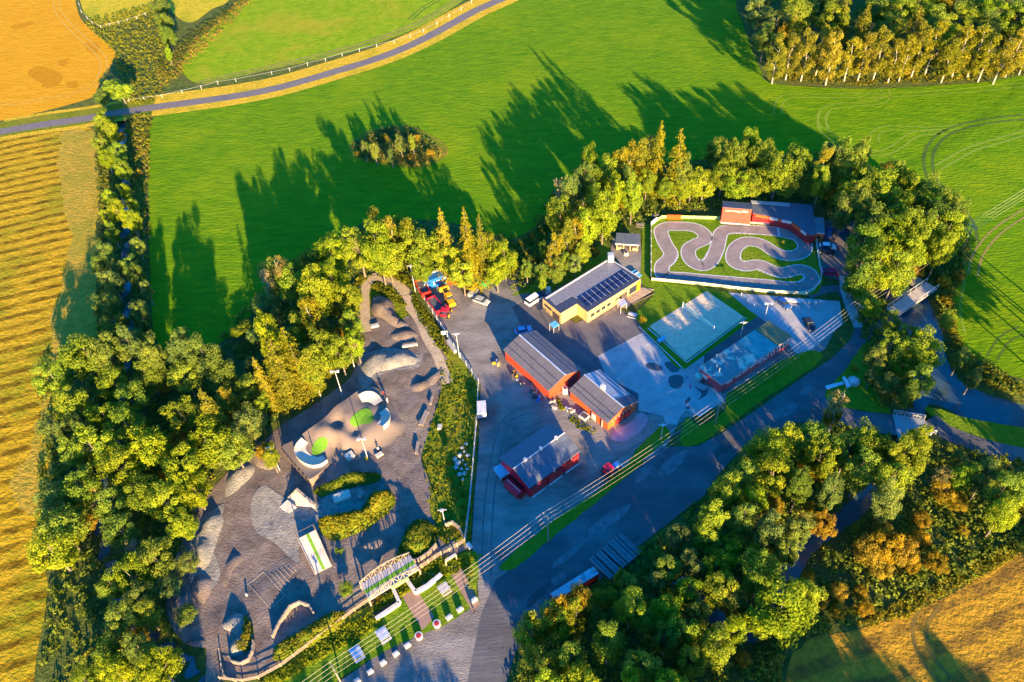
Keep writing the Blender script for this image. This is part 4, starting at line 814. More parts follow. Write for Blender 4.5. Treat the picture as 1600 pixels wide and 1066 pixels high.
wall_line('pit_rail','white pit lane rail along the main straight below the club stand',[(1125,346.5),(1160,349),(1195,352),(1225,354)],0.7,0.12,M_white,'railing',rail=(0.35,0.7),post=2.5)
wall_line('mesh_fence','pale green mesh fence between the race track and the car park',[(1274,374),(1277,395),(1280,415),(1283,430),(1281,443),(1272,453),(1262,461)],1.2,0.06,flat('pale_green_wire',(0.30,0.48,0.42)),post=2.6,rail=(0.1,0.5,0.9,1.2))
wall_line('court_kerb','pale kerb strip along the near edge of the sand court',[(1012,513),(1073,567),(1166,497)],0.2,0.3,M_stone,'kerb')
wall_line('court_kerb','thin kerb between the sand court lawn and the concrete yard',[(998,511),(1057,567),(1068,578)],0.2,0.25,M_stone,'kerb')
wall_line('plank_kerb','dark plank edge of the timber terrace',[(1003,448),(1023,459),(985,477)],0.3,0.15,M_darkwood,'kerb')
wall_line('retaining_wall','curved dark log wall edging the lower hollow of the skate area',[(428,998),(440,975),(455,952),(470,945),(485,950),(492,962)],1.5,0.3,M_oldwood,'wall',post=0.8)
wall_line('retaining_wall','half-ring log wall at the bottom left dirt berm',[(360,1030),(365,1037),(378,1040),(390,1034),(396,1022),(398,1005)],1.3,0.25,M_oldwood,'wall',post=0.7)
wall_line('retaining_wall','fan-like log wall beneath the short light pole on the bank',[(697,824),(708,820),(718,828),(724,840)],1.4,0.3,M_oldwood,'wall',post=0.7)
wall_line('retaining_wall','slanting log wall below the small bushy mound',[(640,880),(655,878),(670,868),(682,855)],1.4,0.3,M_oldwood,'wall',post=0.8)
wall_line('timber_kerb','straight timber edge of the narrow path at the bottom left',[(344,1017),(347,1040),(352,1058),(370,1066)],0.8,0.15,M_palewood,'kerb',post=2)
wall_line('stone_edge','dark concrete blocks edging the fence below the yard lamp',[(700,535),(712,552)],1.0,0.8,M_stone,'kerb')
# field fence
W=[(203,160),(226,157),(254,153),(285,146),(315,139),(341,132),(369,128),(425,117),(453,111),(481,103),(509,96),(535,88),(562,81),(589,74),(616,68),(641,60),(662,51),(683,39),(702,28),(721,17),(737,6),(760,-8)]
fr=thing('field_fence','wire fence with white posts between the country road and upper meadow','fence',G(*W[0])); mb=MB(fr.location)
for i,(x,y) in enumerate(W):
    q=G(x,y)-fr.location; MB().cyl((q.x,q.y,0),(q.x,q.y,1.4),0.09,0.08,6).build('post',M_white,fr)
    if i: mb.cyl(G(*W[i-1])+Vector((0,0,1.1)),G(x,y)+Vector((0,0,1.1)),0.03,n=4)
mb.build('wire',M_galv,fr)
W=[(124,8),(128,20),(137,30),(145,38),(158,44),(172,41),(186,38),(200,34),(214,30),(228,24)]
fr=thing('field_fence','short wire fence around the small hay meadow at the top','fence',G(*W[0])); mb=MB(fr.location)
for i,(x,y) in enumerate(W):
    q=G(x,y)-fr.location; MB().cyl((q.x,q.y,0),(q.x,q.y,1.3),0.08,0.07,6).build('post',M_white,fr)
    if i: mb.cyl(G(*W[i-1])+Vector((0,0,1.0)),G(x,y)+Vector((0,0,1.0)),0.03,n=4)
mb.build('wire',M_galv,fr)
# ---------------------------------------------------------------- bridges
def bridge(label,A,B,C,zd,m,truss=True,name='footbridge',stripe=None,hr=1.3):
    loc,rz,L,D=frame(A,B,zd,C); r=thing(name,label,'bridge',loc,rz)
    MB().box(0,0,zd-0.35,L,D,zd).build('deck',m,r)
    for y in (0.05,D-0.05):
        mb=MB(); n=max(3,int(L/2.2)); mb.bar((0,y,zd+hr),(L,y,zd+hr),0.14,0.14)
        for k in range(n+1): mb.bar((L*k/n,y,zd),(L*k/n,y,zd+hr),0.1,0.1)
        if truss:
            for k in range(n): mb.bar((L*k/n,y,zd+(0 if k%2 else hr)),(L*(k+1)/n,y,zd+(hr if k%2 else 0)),0.08,0.08)
        mb.build('railing',M_galv,r)
    return r,L,D
b1,L,D=bridge('grey planked road bridge over the river, diagonal, beside the field',(1403,493.5),(1465,451),(1390,479),0.35,M_deck,False)
bL=thing('footbridge','wide weathered plank bridge over the stream carrying the service road','bridge',G(1398,683))
q=[G(1395,647,0.3),G(1444,655,0.3),G(1457,679,0.3),G(1404,686,0.3)]
MB(bL.location).prism([Vector(p) for p in q],0.0,0.32).build('deck',striped('bridge_planks',(0.30,0.30,0.30),0.8,0.5,1.4,dark=0.6),bL)
for i,(a,b) in enumerate(((0,1),(3,2))):
    mb=MB(bL.location); n=8; A=Vector(q[a]);B=Vector(q[b]); z=Vector((0,0,1.3))
    if i: B=B.lerp(A,-0.08)
    mb.bar(A+z,B+z,0.14,0.14); mb.bar(A+z*.5,B+z*.5,0.08,0.08)
    for k in range(n+1): p=A.lerp(B,k/n); mb.bar(p,p+z,0.1,0.1)
    for k in range(n): mb.bar(A.lerp(B,k/n)+(z*0 if k%2 else z),A.lerp(B,(k+1)/n)+(z if k%2 else z*0),0.07,0.07)
    mb.build('railing',M_galv,bL)
# truss footbridge of the skate area
tb=thing('truss_footbridge','white timber truss footbridge with green stripe above the lower lawn','bridge',G(600,925))
o=tb.location; zt=2.4
q=[G(563,913,zt),G(640,867,zt),G(655,889,zt),G(577,938,zt)]
MB(o).prism([Vector(p) for p in q],zt-0.3,zt).build('deck',M_deck,tb)
mid=[Vector(q[3]).lerp(Vector(q[0]),0.38),Vector(q[2]).lerp(Vector(q[1]),0.38),Vector(q[2]).lerp(Vector(q[1]),0.60),Vector(q[3]).lerp(Vector(q[0]),0.60)]
MB(o).prism(mid,zt+0.004,zt+0.03).build('green_stripe',M_turf,tb)
for (a,b) in ((0,1),(3,2)):
    mb=MB(o); A=Vector(q[a]);B=Vector(q[b]); n=10; up3=lambda t:Vector((0,0,0.9+1.3*math.sin(PI*min(1,max(0,t)))))
    for k in range(n):
        t0,t1=k/n,(k+1)/n; mb.bar(A.lerp(B,t0)+up3(t0),A.lerp(B,t1)+up3(t1),0.18,0.16)
        mb.bar(A.lerp(B,t0),A.lerp(B,t0)+up3(t0),0.12,0.12); mb.bar(A.lerp(B,t0)+(up3(t0) if k%2 else Vector((0,0,0))),A.lerp(B,t1)+(Vector((0,0,0)) if k%2 else up3(t1)),0.12,0.12)
    mb.build('side_truss',M_palewood,tb)
for p in q:
    p=Vector(p)-o; MB().box(p.x-.15,p.y-.15,0,p.x+.15,p.y+.15,zt-0.3).build('support_post',M_oldwood,tb)
MB(o).prism([G(612,917,zt),G(637,902,zt),G(639,905,zt),G(613,921,zt)],zt-0.2,zt+0.35).build('lime_edge',M_lime,tb)
# deck ramp
dr=thing('jump_ramp','sloping grey plywood jump ramp with a green centre stripe','ramp',G(500,895)); o=dr.location
q=[G(465,842,2.2),G(493,828,2.2),G(518,884,0.4),G(492,897,0.4)]
vs=[Vector(p) for p in q]+[Vector((p.x,p.y,0)) for p in q]
MB(o).add(vs,[(3,2,1,0),(0,1,5,4),(1,2,6,5),(2,3,7,6),(3,0,4,7)]).build('deck',M_deck,dr)
a,b,c,d=[Vector(p)+Vector((0,0,0.03)) for p in q]
MB(o).add([a.lerp(b,.46),a.lerp(b,.62),d.lerp(c,.62),d.lerp(c,.46)],[(3,2,1,0)]).build('green_stripe',M_turf,dr)
for A,B in ((a,d),(b,c)):
    mb=MB(o); z=Vector((0,0,0.35)); mb.bar(A+z,B+z,0.12,0.12)
    for k in range(6): p=A.lerp(B,k/5); mb.bar(p,p+z,0.1,0.1)
    mb.build('side_rail',M_palewood,dr)
mb=MB(o)
for p in (a,b): mb.bar(p,p+Vector((0,0,2.0)),0.15,0.15)
mb.bar(a+Vector((0,0,2.0)),b+Vector((0,0,2.0)),0.1,0.1); mb.build('start_frame',M_darkwood,dr)
# quarter pipes L shaped
qp=thing('quarter_pipe','tall pale plywood quarter pipe beside the sloping plateau wall','ramp',G(470,790)); o=qp.location
q=[G(449,780,0.2),G(465,764,2.0),G(491,788,2.0),G(463,790,0.2)]
MB(o).add([*q,*[Vector((p.x,p.y,0)) for p in q]],[(3,2,1,0),(0,1,5,4),(1,2,6,5),(2,3,7,6),(3,0,4,7)]).build('curved_face',striped('ramp_ply',(0.50,0.41,0.30),0.7,1.2,dark=0.85),qp)
mb=MB(o); mb.bar(G(463,764,2.1),G(492,789,2.1),0.5,0.2); mb.bar(G(449,779,0.5),G(465,763,2.1),0.3,0.2); mb.build('coping',M_palewood,qp)
q2=[G(436,793,0.15),G(449,781,0.9),G(462,791,0.9),G(449,804,0.15)]
MB(o).add([*q2,*[Vector((p.x,p.y,0)) for p in q2]],[(3,2,1,0),(0,1,5,4),(1,2,6,5),(2,3,7,6),(3,0,4,7)]).build('low_ramp',M_deck,qp)
# boxes, benches, small things
def blk(name,label,cat,A,B,wd,z0,z1,m,group=None,legs=False,off=0.0,lm=None,z=0.0):
    a=G(*A,z);b=G(*B,z); d=b-a; r=thing(name,label,cat,Vector((a.x,a.y,0)),math.atan2(d.y,d.x),group); L=d.length
    MB().box(0,-wd/2,z0,L,wd/2,z1).build('top' if legs else 'body',m,r)
    if legs:
        for x in (0.1,L-0.25):
            for y in (-wd/2+.05,wd/2-.2): MB().box(x,y,0,x+.15,y+.15,z0).build('leg',lm or M_oldwood,r)
    return r,L
blk('park_bench','long pale bench running slanted along the grassy bank','bench',(658,667),(668,645),1.0,0.55,0.8,M_oldwood,legs=True)
blk('park_bench','narrow pale bench just above the long slanted bench','bench',(673,634),(676,622),0.5,0.5,0.8,M_oldwood,legs=True)
blk('park_bench','short upright pale bench beside the grassy bank','bench',(651,711),(654,693),0.6,0.5,0.8,M_oldwood,legs=True)
blk('park_bench','white slab bench on the dirt below the pumptrack mound','bench',(629,545),(653,541),0.7,0.6,0.9,M_bowl,legs=True)
blk('stone_block','small white stone block on the grassy bank','stone',(687,673),(688,666),0.9,0,0.8,M_stone)
blk('white_board','small white board by the fence below the tractor','sign board',(690,525),(700,524),0.1,0.2,1.6,M_white)
blk('picnic_box','large pale concrete bench block on the stone terrace','bench',(522,784),(548,774),1.9,0.0,1.0,M_bowl)
blk('hut_block','small dark block leaning on the stone terrace','block',(562,783),(567,773),1.0,0,1.2,M_oldwood)
blk('kicker_ramp','cream kicker ramp on the edge of the skate plateau','ramp',(541,718),(553,711),1.6,0,0.9,M_bowl)
blk('bench_box','white slanted bench right of the skate plateau light pole','bench',(588,716),(598,710),1.0,0.4,0.7,M_bowl,legs=True)
blk('pole_block','orange footing block of the skate plateau light pole','block',(571,719),(575,717),1.0,0,0.7,M_yellow)
blk('white_shelter','L-shaped white bench shelter in the shaded dip by the loop path','bench',(580,512),(592,509),0.9,0,0.7,M_stone)
for i,(x,y) in enumerate([(425,898),(431,896),(437,893),(444,890),(451,888),(458,886)]):
    blk('balance_beam','thin timber balance beam on the gravel, %s of six from left'%ordw(i),'beam',(x,y),(x+[18,17,16,10,8,5][i],y+[21,20,18,12,8,7][i]),0.16,0.12,0.3,M_palewood,'balance beams')
blk('balance_post','lone short white post on the gravel left of the marked rectangle','post',(386,933),(387,931),0.3,0,1.0,M_white)
# picnic tables
def picnic(px,py,rz,label,m=M_oldwood):
    r=thing('picnic_table',label,'picnic table',G(px,py),rz,'picnic tables'); MB().box(-1.1,-0.42,0.7,1.1,0.42,0.78).build('top',m,r)
    for s in (-1,1):
        MB().box(-1.1,s*0.85-0.17,0.42,1.1,s*0.85+0.17,0.48).build('bench',m,r); MB().bar((s*0.8,-0.85,0.0),(s*0.8,0.3,0.7),0.1,0.1).build('leg',M_darkwood,r); MB().bar((s*0.8,0.85,0.0),(s*0.8,-0.3,0.7),0.1,0.1).build('leg',M_darkwood,r)
picnic(1000,354,0.1-0.4,'weathered picnic table on the grass above the pavilion'); picnic(1024,340,0.2,'grey picnic table beside the top-left track corner')
picnic(988,495,-0.5,'white picnic table in the shade left of the small red bush',M_white)
for x,y,l in ((600,994,'shaded blue-grey picnic table nearer the white planter'),(559,1023,'shaded blue-grey picnic table nearer the power pole')):
    r,L=blk('table_set',l,'picnic table',(x-8,y+5),(x+7,y-5),1.9,0.7,0.8,M_galv,'tables on the shaded lawn',legs=True); MB().box(0,-1.5,0.4,L,-1.1,0.48).build('bench',M_galv,r); MB().box(0,1.0+.1,0.4,L,1.5,0.48).build('bench',M_galv,r)
r,L=blk('table_set','sunlit pale picnic table on the small square lawn','picnic table',(687,926),(701,917),1.8,0.7,0.8,M_stone,legs=True); MB().box(0.1,-1.4,0.4,L,-1.1,0.48).build('bench',M_stone,r)
r=thing('table_tennis','teal table tennis table with white net on the plaza','table',G(994,431),0.0); mA=frame((987,424),(996,432),0)
r.rotation_euler=(0,0,math.atan2((G(1000,431)-G(988,421)).y,(G(1000,431)-G(988,421)).x)); MB().box(-1.4,-0.8,0.7,1.4,0.8,0.78).build('top',M_lblue,r); MB().box(-0.03,-0.85,0.78,0.03,0.85,1.0).build('net',M_white,r)
for x in (-1,1):
    for y in (-.6,.6): MB().box(x-.05,y-.05,0,x+.05,y+.05,0.7).build('leg',M_darkwood,r)
r=thing('fire_bowl','round stone fire bowl on the plaza below the pavilion','fire pit',G(978,398)); MB().cyl((0,0,0),(0,0,0.9),0.75,0.6,14).build('ring',M_bowl,r); MB().cyl((0,0,0.9),(0,0,0.95),0.4,0.4,10).build('bowl',M_black,r)
r=thing('play_sculpture','white spiral play sculpture on the lawn left of the pine building','sculpture',G(857,463)); MB().cyl((0,0,0),(0,0,3),0.06,n=6).build('pole',M_white,r)
for k in range(3): MB().cyl((0,0,1.2+k*0.8),(0.0,0,1.26+k*0.8),0.7,0.7,12).build('disc',M_white,r)
# volleyball
v=thing('volleyball_net','white volleyball net between two posts over the sand court','net',G(1066,484)); o=v.location
for x,y in ((1066,484),(1114,521)):
    q=G(x,y)-o; MB().cyl((q.x,q.y,0),(q.x,q.y,2.6),0.12,0.1,8).build('post',M_white,v)
mb=MB(o); A=G(1066,484);B=G(1114,521)
for z in (1.3,2.4): mb.bar(A+Vector((0,0,z)),B+Vector((0,0,z)),0.07,0.09)
for k in range(1,18): p=A.lerp(B,k/18); mb.bar(p+Vector((0,0,1.3)),p+Vector((0,0,2.4)),0.015,0.015)
mb.build('net',M_lblue,v)
blk('umpire_bench','small blue bench on the lawn beside the sand court','bench',(1028,536),(1038,530),1.0,0.4,0.75,M_lblue,legs=True)
r=thing('well_cover','round concrete well cover on the riverside grass','well',G(1333,597)); MB().cyl((0,0,0),(0,0,0.6),1.5,1.3,20).build('ring',M_stone,r); MB().cyl((0,0,.6),(0,0,0.75),0.8,0.7,16).build('lid',M_galv,r)
slab('timber_jetty','narrow grey timber walkway on the riverside grass','walkway',[(1289,603),(1316,596),(1319,600),(1292,608)],0,0.4,M_galv)
slab('timber_jetty','short grey timber plank stack by the round well cover','walkway',[(1316,589),(1320,588),(1330,603),(1324,606)],0,0.5,M_galv)
# white planters, walls
def lwall(label,pts,h,th,m): wall_line('white_planter_wall',label,pts,h*0.9,th*0.72,m,'planter wall')
lwall('L-shaped white stone wall around the sunlit gravel bed',[(635,907),(650,928),(668,918),(690,900)],1.1,0.9,M_white)
lwall('L-shaped white wall around the dark flower bed left of the brick path',[(614,920),(625,944),(606,957),(588,969)],0.9,0.9,M_white)
sheet('gravel_bed',[(640,905),(650,900),(672,895),(684,900),(668,914),(652,922)],M_sandp,0.080,smooth=False)
sheet('flower_bed',[(579,940),(611,922),(620,940),(588,962),(576,956)],mat('flower_soil',(0.05,0.045,0.03),(0.09,0.08,0.03),sc=1.5),0.080,smooth=False)
PLN=['at the right end beside the dark lane','second from right on the lawn edge','third from right, left of the shade','fourth from right below the brick path','fifth from right in the shade','sixth from right in the shade','seventh from right near the bottom edge','eighth from right, at the bottom edge']
for i,(x,y) in enumerate([(741,939),(719,954),(702,966),(637,1010),(619,1023),(599,1037),(579,1051),(559,1065)]):
    r,L=blk('concrete_block','white concrete barrier block %s'%PLN[i],'barrier block',(x-4,y+3),(x+4,y-3),0.7,0,0.8,M_white,'barrier blocks along the lawn edge'); MB().box(0.05,-0.2,0.8,L-0.05,0.2,0.9).build('cap',M_stone,r)
for x,y,l in ((683,977,'white ring planter half in sunlight at the end of the brick path'),(655,996,'white ring planter in the shade at the end of the brick path')):
    r=thing('ring_planter',l,'planter',G(x,y),0,'ring planters'); MB().cyl((0,0,0),(0,0,0.8),0.65,0.75,14).build('ring',M_white,r); MB().cyl((0,0,0.8),(0,0,0.86),0.5,0.4,10).build('soil',M_redd,r)
g=thing('timber_gate','low pale timber gate frame at the head of the right brick path','gate',G(698,885)); o=g.location
for x,y in ((698,885),(714,875)): q=G(x,y)-o; MB().box(q.x-.12,q.y-.12,0,q.x+.12,q.y+.12,2.2).build('post',M_palewood,g)
A=G(698,885);B=G(714,875); MB(o).bar(A+Vector((0,0,2.2)),B+Vector((0,0,2.2)),0.5,0.25).build('beam',M_bowl,g)
blk('white_block','slanted white block by the fence corner above the brick path','barrier block',(731,851),(736,858),0.8,0,0.8,M_white)
# rocks
rk=0
for x,y in [(722,700),(726,706),(719,712),(724,719),(727,727),(716,724),(721,733),(713,731),(726,740),(718,742),(728,694),(731,712),(730,733),(711,718),(723,749)]:
    r=random.uniform(0.35,0.75); mb=MB(); mb.ball((0,0,r*0.2),r,r*0.55,7,5)
    for v_ in mb.v: v_.x*=random.uniform(.8,1.2); v_.y*=random.uniform(.8,1.2)
    ob=mb.build('boulder',M_stone); ob.location=G(x,y); tag(ob,'pale boulder in the rocky strip beside the yard fence','boulder','boulders in the rocky strip')
# ---------------------------------------------------------------- vehicles
def orient(A,B): a=G(*A);b=G(*B); d=b-a; return (a+b)/2, math.atan2(d.y,d.x), d.length
def wheels(r,xs,y,rad_,w=0.25,m=M_tyre):
    for x in xs:
        for s in (-1,1):
            o=MB().cyl((x,s*y-w/2,rad_),(x,s*y+w/2,rad_),rad_,n=14).build('wheel',m,r); MB().cyl((x,s*(y+w/2),rad_),(x,s*(y+w/2+0.02),rad_),rad_*0.55,n=10).build('rim',M_galv,o)
def car(A,B,paint,label,cat='car',van=False,est=False,group='parked cars'):
    c,rz,_=orient(A,B); r=thing('parked_van' if van else 'parked_car',label,cat,c,rz,group); L,Wd=(4.9,1.95) if van else (4.3,1.8); x=L/2; y=Wd/2
    hb=0.95 if not van else 1.1; top=2.0 if van else 1.48
    mb=MB(); P=[(-x,0.3),(-x+0.05,hb-.08),(-x+0.5,hb),(x-0.9,hb-0.05),(x-0.1,hb-0.28),(x,0.35)]
    n=len(P); vs=[(p[0],-y,p[1]) for p in P]+[(p[0],y,p[1]) for p in P]; mb.add(vs,[tuple(range(n)),tuple(range(n,2*n))[::-1]]+[(k,k+n,(k+1)%n+n,(k+1)%n) for k in range(n)])
    mb.build('body',paint,r)
    x0,x1=(-x+0.1,x-1.0) if van else (-x+0.35,x-1.15)
    MB().box(x0,-y+0.06,hb-0.06,x1,y-0.06,top-0.1,tx=0.35 if not van else 0.15,ty=0.14).build('windows',M_glass,r)
    MB().box(x0+(0.42 if not van else 0.15),-y+0.18,top-0.1,x1-(0.55 if not van else 0.3),y-0.18,top,tx=0.06,ty=0.05).build('roof',paint,r)
    wheels(r,(-x+0.8,x-0.85),y-0.12,0.33,0.22)
    for s in (-1,1): MB().box(x-0.12,s*y*0.72-0.16,0.5,x+0.01,s*y*0.72+0.16,0.66).build('headlight',M_white,r); MB().box(-x-0.01,s*y*0.78-0.12,0.6,-x+0.04,s*y*0.78+0.12,0.8).build('tail_light',M_redd,r)
M_cb=flat('blue_car_paint',(0.02,0.08,0.25),0.25,0.2); M_cd=flat('dark_car_paint',(0.025,0.03,0.045),0.25,0.2); M_cw=flat('white_car_paint',(0.72,0.72,0.72),0.25); M_cr=flat('red_car_paint',(0.42,0.01,0.06),0.25)
car((743,469),(762,476),M_silver,'silver estate car on the yard at the edge of the shade')
car((827,476),(842,466),M_cw,'white van parked at the left corner of the pine building','van',van=True)
car((836,470),(849,462),M_cb,'blue car half hidden beside the white van')
car((812,520),(824,517),flat('light_blue_paint',(0.12,0.3,0.5),0.3),'light blue car tucked behind the long red barn')
car((1294,374),(1295,357),M_cb,'blue car parked close to the narrow red cabin'); car((1315,365),(1317,351),M_cb,'blue car at the back of the dark car park'); car((1329,380),(1331,368),M_cd,'dark car under the trees at the right of the car park')
car((1283,387),(1302,388.5),M_cw,'white car beside the race track, upper of two side by side'); car((1282,393),(1300,398),M_cd,'dark grey car beside the race track, lower of two side by side')
car((1305,429),(1284,426),M_cr,'red car parked below the others near the track fence')
car((1216,471),(1230,482),M_cb,'dark blue car in the sunlit strip of the concrete car park'); car((1259,501),(1268,517),M_cd,'dark car at the near end of the concrete car park')
# trailer white
c,rz,_=orient((754,656),(753,634)); r=thing('box_trailer','white box trailer standing by the yard fence','trailer',c,rz); MB().box(-2,-1,0.6,1.6,1,2.3).build('box',M_white,r); MB().box(-2.05,-.9,0.7,-2.0,.9,2.1).build('tailgate',M_galv,r); MB().bar((1.6,0,0.6),(2.6,0,0.5),0.1,0.1).build('drawbar',M_galv,r); wheels(r,(-.3,),1.0,0.35)
c,rz,_=orient((779,735),(791,750)); r=thing('flatbed_trailer','pale blue covered trailer beside the crimson garage','trailer',c,rz); MB().box(-1.6,-1.1,0.6,1.3,1.1,1.7).build('tarp',M_lblue,r); MB().box(1.3,-1,0.5,1.7,1,1.1).build('front_board',M_redd,r); wheels(r,(-.6,0.4),1.0,0.33)
c,rz,_=orient((795,760),(813,776)); r=thing('red_wagon','crimson ridged wagon parked at the gable of the crimson garage','trailer',c,rz)
MB().add([(-2.2,-1,0.5),(2.0,-1,0.5),(2.0,1,0.5),(-2.2,1,0.5),(-2.2,-.9,1.6),(2.0,-.9,1.6),(2.0,.9,1.6),(-2.2,.9,1.6),(-2.2,0,2.1),(2.0,0,2.1)],[(0,1,5,4),(2,3,7,6),(1,2,6,9,5),(3,0,4,8,7),(4,5,9,8),(6,7,8,9)]).build('body',M_crim,r)
MB().bar((-2.2,0,2.12),(2,0,2.12),0.1,0.06).build('ridge_rail',M_white,r); MB().box(2.0,-.8,0.5,2.6,.8,1.1).build('front_step',M_redd,r); wheels(r,(-1,1),0.95,0.36)
# tractor front loader
def tractor(A,B,label,sc=1.0,paint=M_crim,hood=M_blue):
    c,rz,_=orient(A,B); r=thing('tractor',label,'tractor',c,rz)
    MB().box(-1.7,-0.75,1.0,0.0,0.75,1.7).build('chassis',paint,r); MB().box(-1.5,-0.75,1.7,-0.1,0.75,2.6,tx=.1,ty=.08).build('cab',M_glass,r); MB().box(-1.55,-0.85,2.6,-0.05,0.85,2.78).build('cab_roof',paint,r)
    MB().box(0.0,-0.55,0.9,1.8,0.55,1.75,ty=0.08).build('hood',hood,r); MB().cyl((0.5,0.3,1.7),(0.5,0.3,2.5),0.06,n=6).build('exhaust',M_black,r)
    for x,rr,w in ((-1.0,0.8,0.45),(1.35,0.5,0.3)):
        for s in (-1,1):
            o=MB().cyl((x,s*0.95-w/2,rr),(x,s*0.95+w/2,rr),rr,n=16).build('wheel',M_tyre,r); MB().cyl((x,s*0.95-w/2-.03,rr),(x,s*0.95+w/2+.03,rr),rr*0.6,n=12).build('rim',M_yellow,o)
    return r
t=tractor((945,745),(964,731),'red-roofed tractor with blue hood and front forks by the power lines')
for s in (-1,1): MB().bar((0.2,s*0.6,1.6),(2.6,s*0.6,0.6),0.14,0.14).build('loader_arm',M_palewood,t)
MB().bar((2.6,-1,0.5),(2.6,1,0.5),0.2,0.4).build('front_fork',M_galv,t)
tractor((692,503),(702,482),'red tractor with pale front wheels at the tail of the red dump wagon',hood=M_crim)
# blue container
c,rz,L=orient((662,450),(697,438)); r=thing('blue_container','blue shipping container with white block lettering and an open white lid','container',c,rz)
MB().box(-L/2,-1.2,0,L/2,1.2,2.9).build('body',striped('container_blue',(0.012,0.12,0.42),0.5,0.4,dark=0.75),r)
MB().box(-L/2,1.1,2.95,L/2,1.6,3.2).build('lid',M_white,r)
def U(x,wd,open_top=True,h=1.2,z=0.9):
    mb=MB(); mb.box(x,-1.27,z,x+.22,-1.21,z+h); mb.box(x+wd-.22,-1.27,z,x+wd,-1.21,z+h)
    mb.box(x+.22,-1.27,z,x+wd-.22,-1.21,z+.25); mb.build('lettering',M_white,r)
for x in (-3.3,-0.7,0.8): U(x,1.1)
MB().box(2.1,-1.27,1.9,3.0,-1.21,2.15).box(2.9,-1.27,0.7,3.6,-1.21,0.95).box(2.9,-1.27,1.3,3.6,-1.21,1.55).build('lettering',M_white,r)
# red trucks
def truck(A,B,label,load,tail=False):
    c,rz,L=orient(A,B); r=thing('dump_trailer',label,'truck',c,rz); x=L/2
    mb=MB()
    for a in ((-x,-1.25,0.9,x,-1.1,2.3),(-x,1.1,0.9,x,1.25,2.3),(-x,-1.1,0.9,-x+.15,1.1,2.3),(x-.15,-1.1,0.9,x,1.1,2.5)): mb.box(*a)
    mb.box(-x,-1.1,0.8,x,1.1,0.95); mb.build('tipper_body',M_crim if not tail else flat('bright_red_paint',(0.6,0.02,0.01),0.4),r); MB().box(-x+.2,-1.05,1.0,x-.2,1.05,1.9).build('load',load,r)
    n=3; wheels(r,[-x*0.6,-x*0.25,x*0.6],1.05,0.48,0.28); return r
M_load=mat('gravel_load',(0.06,0.06,0.07),(0.10,0.10,0.11),sc=1.5)
truck((656,447),(668,468),'bright red tipper trailer with open box beside the blue container',M_load,True); truck((674,474),(690,495),'red dump wagon loaded with dark gravel along the yard fence',M_load)
# yellow loader
c,rz,_=orient((696,462),(709,484)); r=thing('wheel_loader','yellow wheel loader with raised arm beside the red wagons','loader',c,rz)
MB().box(-1.2,-0.9,0.8,2.6,0.9,1.8,ty=.1).build('body',M_yellow,r); MB().box(-0.6,-0.7,1.8,0.8,0.7,2.9,tx=.1,ty=.08).build('cab',M_glass,r); MB().box(-.65,-.75,2.9,.85,.75,3.05).build('cab_roof',M_yellow,r)
for s in (-1,1): MB().bar((-0.8,s*0.6,1.6),(-3.0,s*0.5,2.2),0.25,0.3).build('loader_arm',M_yellow,r)
MB().box(-4.0,-1.3,1.6,-3.0,1.3,2.6,tx=.2).build('bucket',M_yellow,r); wheels(r,(-0.8,1.8),1.05,0.65,0.4)
# green container
c,rz,_=orient((743,438),(760,446)); r=thing('green_skip','bright green waste skip by the trees','skip',c,rz); MB().box(-2.0,-1.4,0,2.2,1.4,1.7,tx=-0.3,ty=-.1).build('body',M_greenp,r); MB().box(-2.2,-1.5,1.7,2.4,1.5,1.85).build('lid',M_greenp,r); MB().box(-0.3,-1.62,0.8,0.3,-1.56,1.1).build('label_plate',M_white,r)
blk('red_crate','small red open crate left of the green skip','crate',(733,438),(739,441),1.8,0,1.2,M_crim)
r,L=blk('concrete_ramp_block','pale slanted concrete block at the edge of the yard shade','block',(735,465),(744,455),1.6,0,1.0,M_stone)
r=thing('plough','orange-red plough lying under the trees above the yard','plough',G(712,443)); 
for k in range(5): MB().bar((k*1.5-2,0,0.5),(k*1.5-1,-0.8,0.1),0.12,0.5).build('share',M_orangeb,r)
MB().bar((-2.5,0,0.9),(6,-2.2,0.9),0.2,0.2).build('beam',M_orangeb,r)
# junk row along red barn
for i,(x,y,m,l) in enumerate([(776,568,M_yellow,'orange and yellow scrap pile at the left corner of the red barn'),(806,588,M_yellow,'yellow rusty engine part beside the long red barn'),(815,598,M_oldwood,'grey flat handcart beside the long red barn'),(832,612,M_palewood,'pink-brown bent frame lying beside the long red barn'),(838,622,M_blue,'blue machine parts pile beside the long red barn'),(866,634,M_stone,'pile of odd pipes between the barn and workshop'),(890,643,M_galv,'heap of white and black tubs at the workshop wall')]):
    r=thing('scrap_pile',l,'scrap',G(x,y),-0.9,'scrap heaps by the red buildings')
    for k in range(5): a=random.uniform(-1.0,1.0); b=random.uniform(-.7,.7); s=random.uniform(.25,.6); MB().box(a-s,b-s*.5,0,a+s,b+s*.5,random.uniform(.4,1.1),rz=random.uniform(0,3),piv=(a,b),tx=.05,ty=.05).build('piece',[m,M_galv,M_darkwood,m,M_oldwood][k],r)
r,L=blk('white_trailer_frame','white open trailer with dark floor at the orange workshop wall','trailer',(909,657),(917,650),1.9,0.4,0.9,M_white); MB().box(.3,-.7,.9,L-.3,.7,.95).build('floor',M_darkwood,r); wheels(r,(L/2,),1.05,0.3)
r=thing('water_tank','white round tank between the barn and the workshop','tank',G(883,613)); MB().cyl((0,0,0),(0,0,1.5),0.8,0.7,14).build('body',M_white,r); MB().cyl((0,0,1.5),(0,0,1.6),0.3,0.3,10).build('lid',M_black,r)
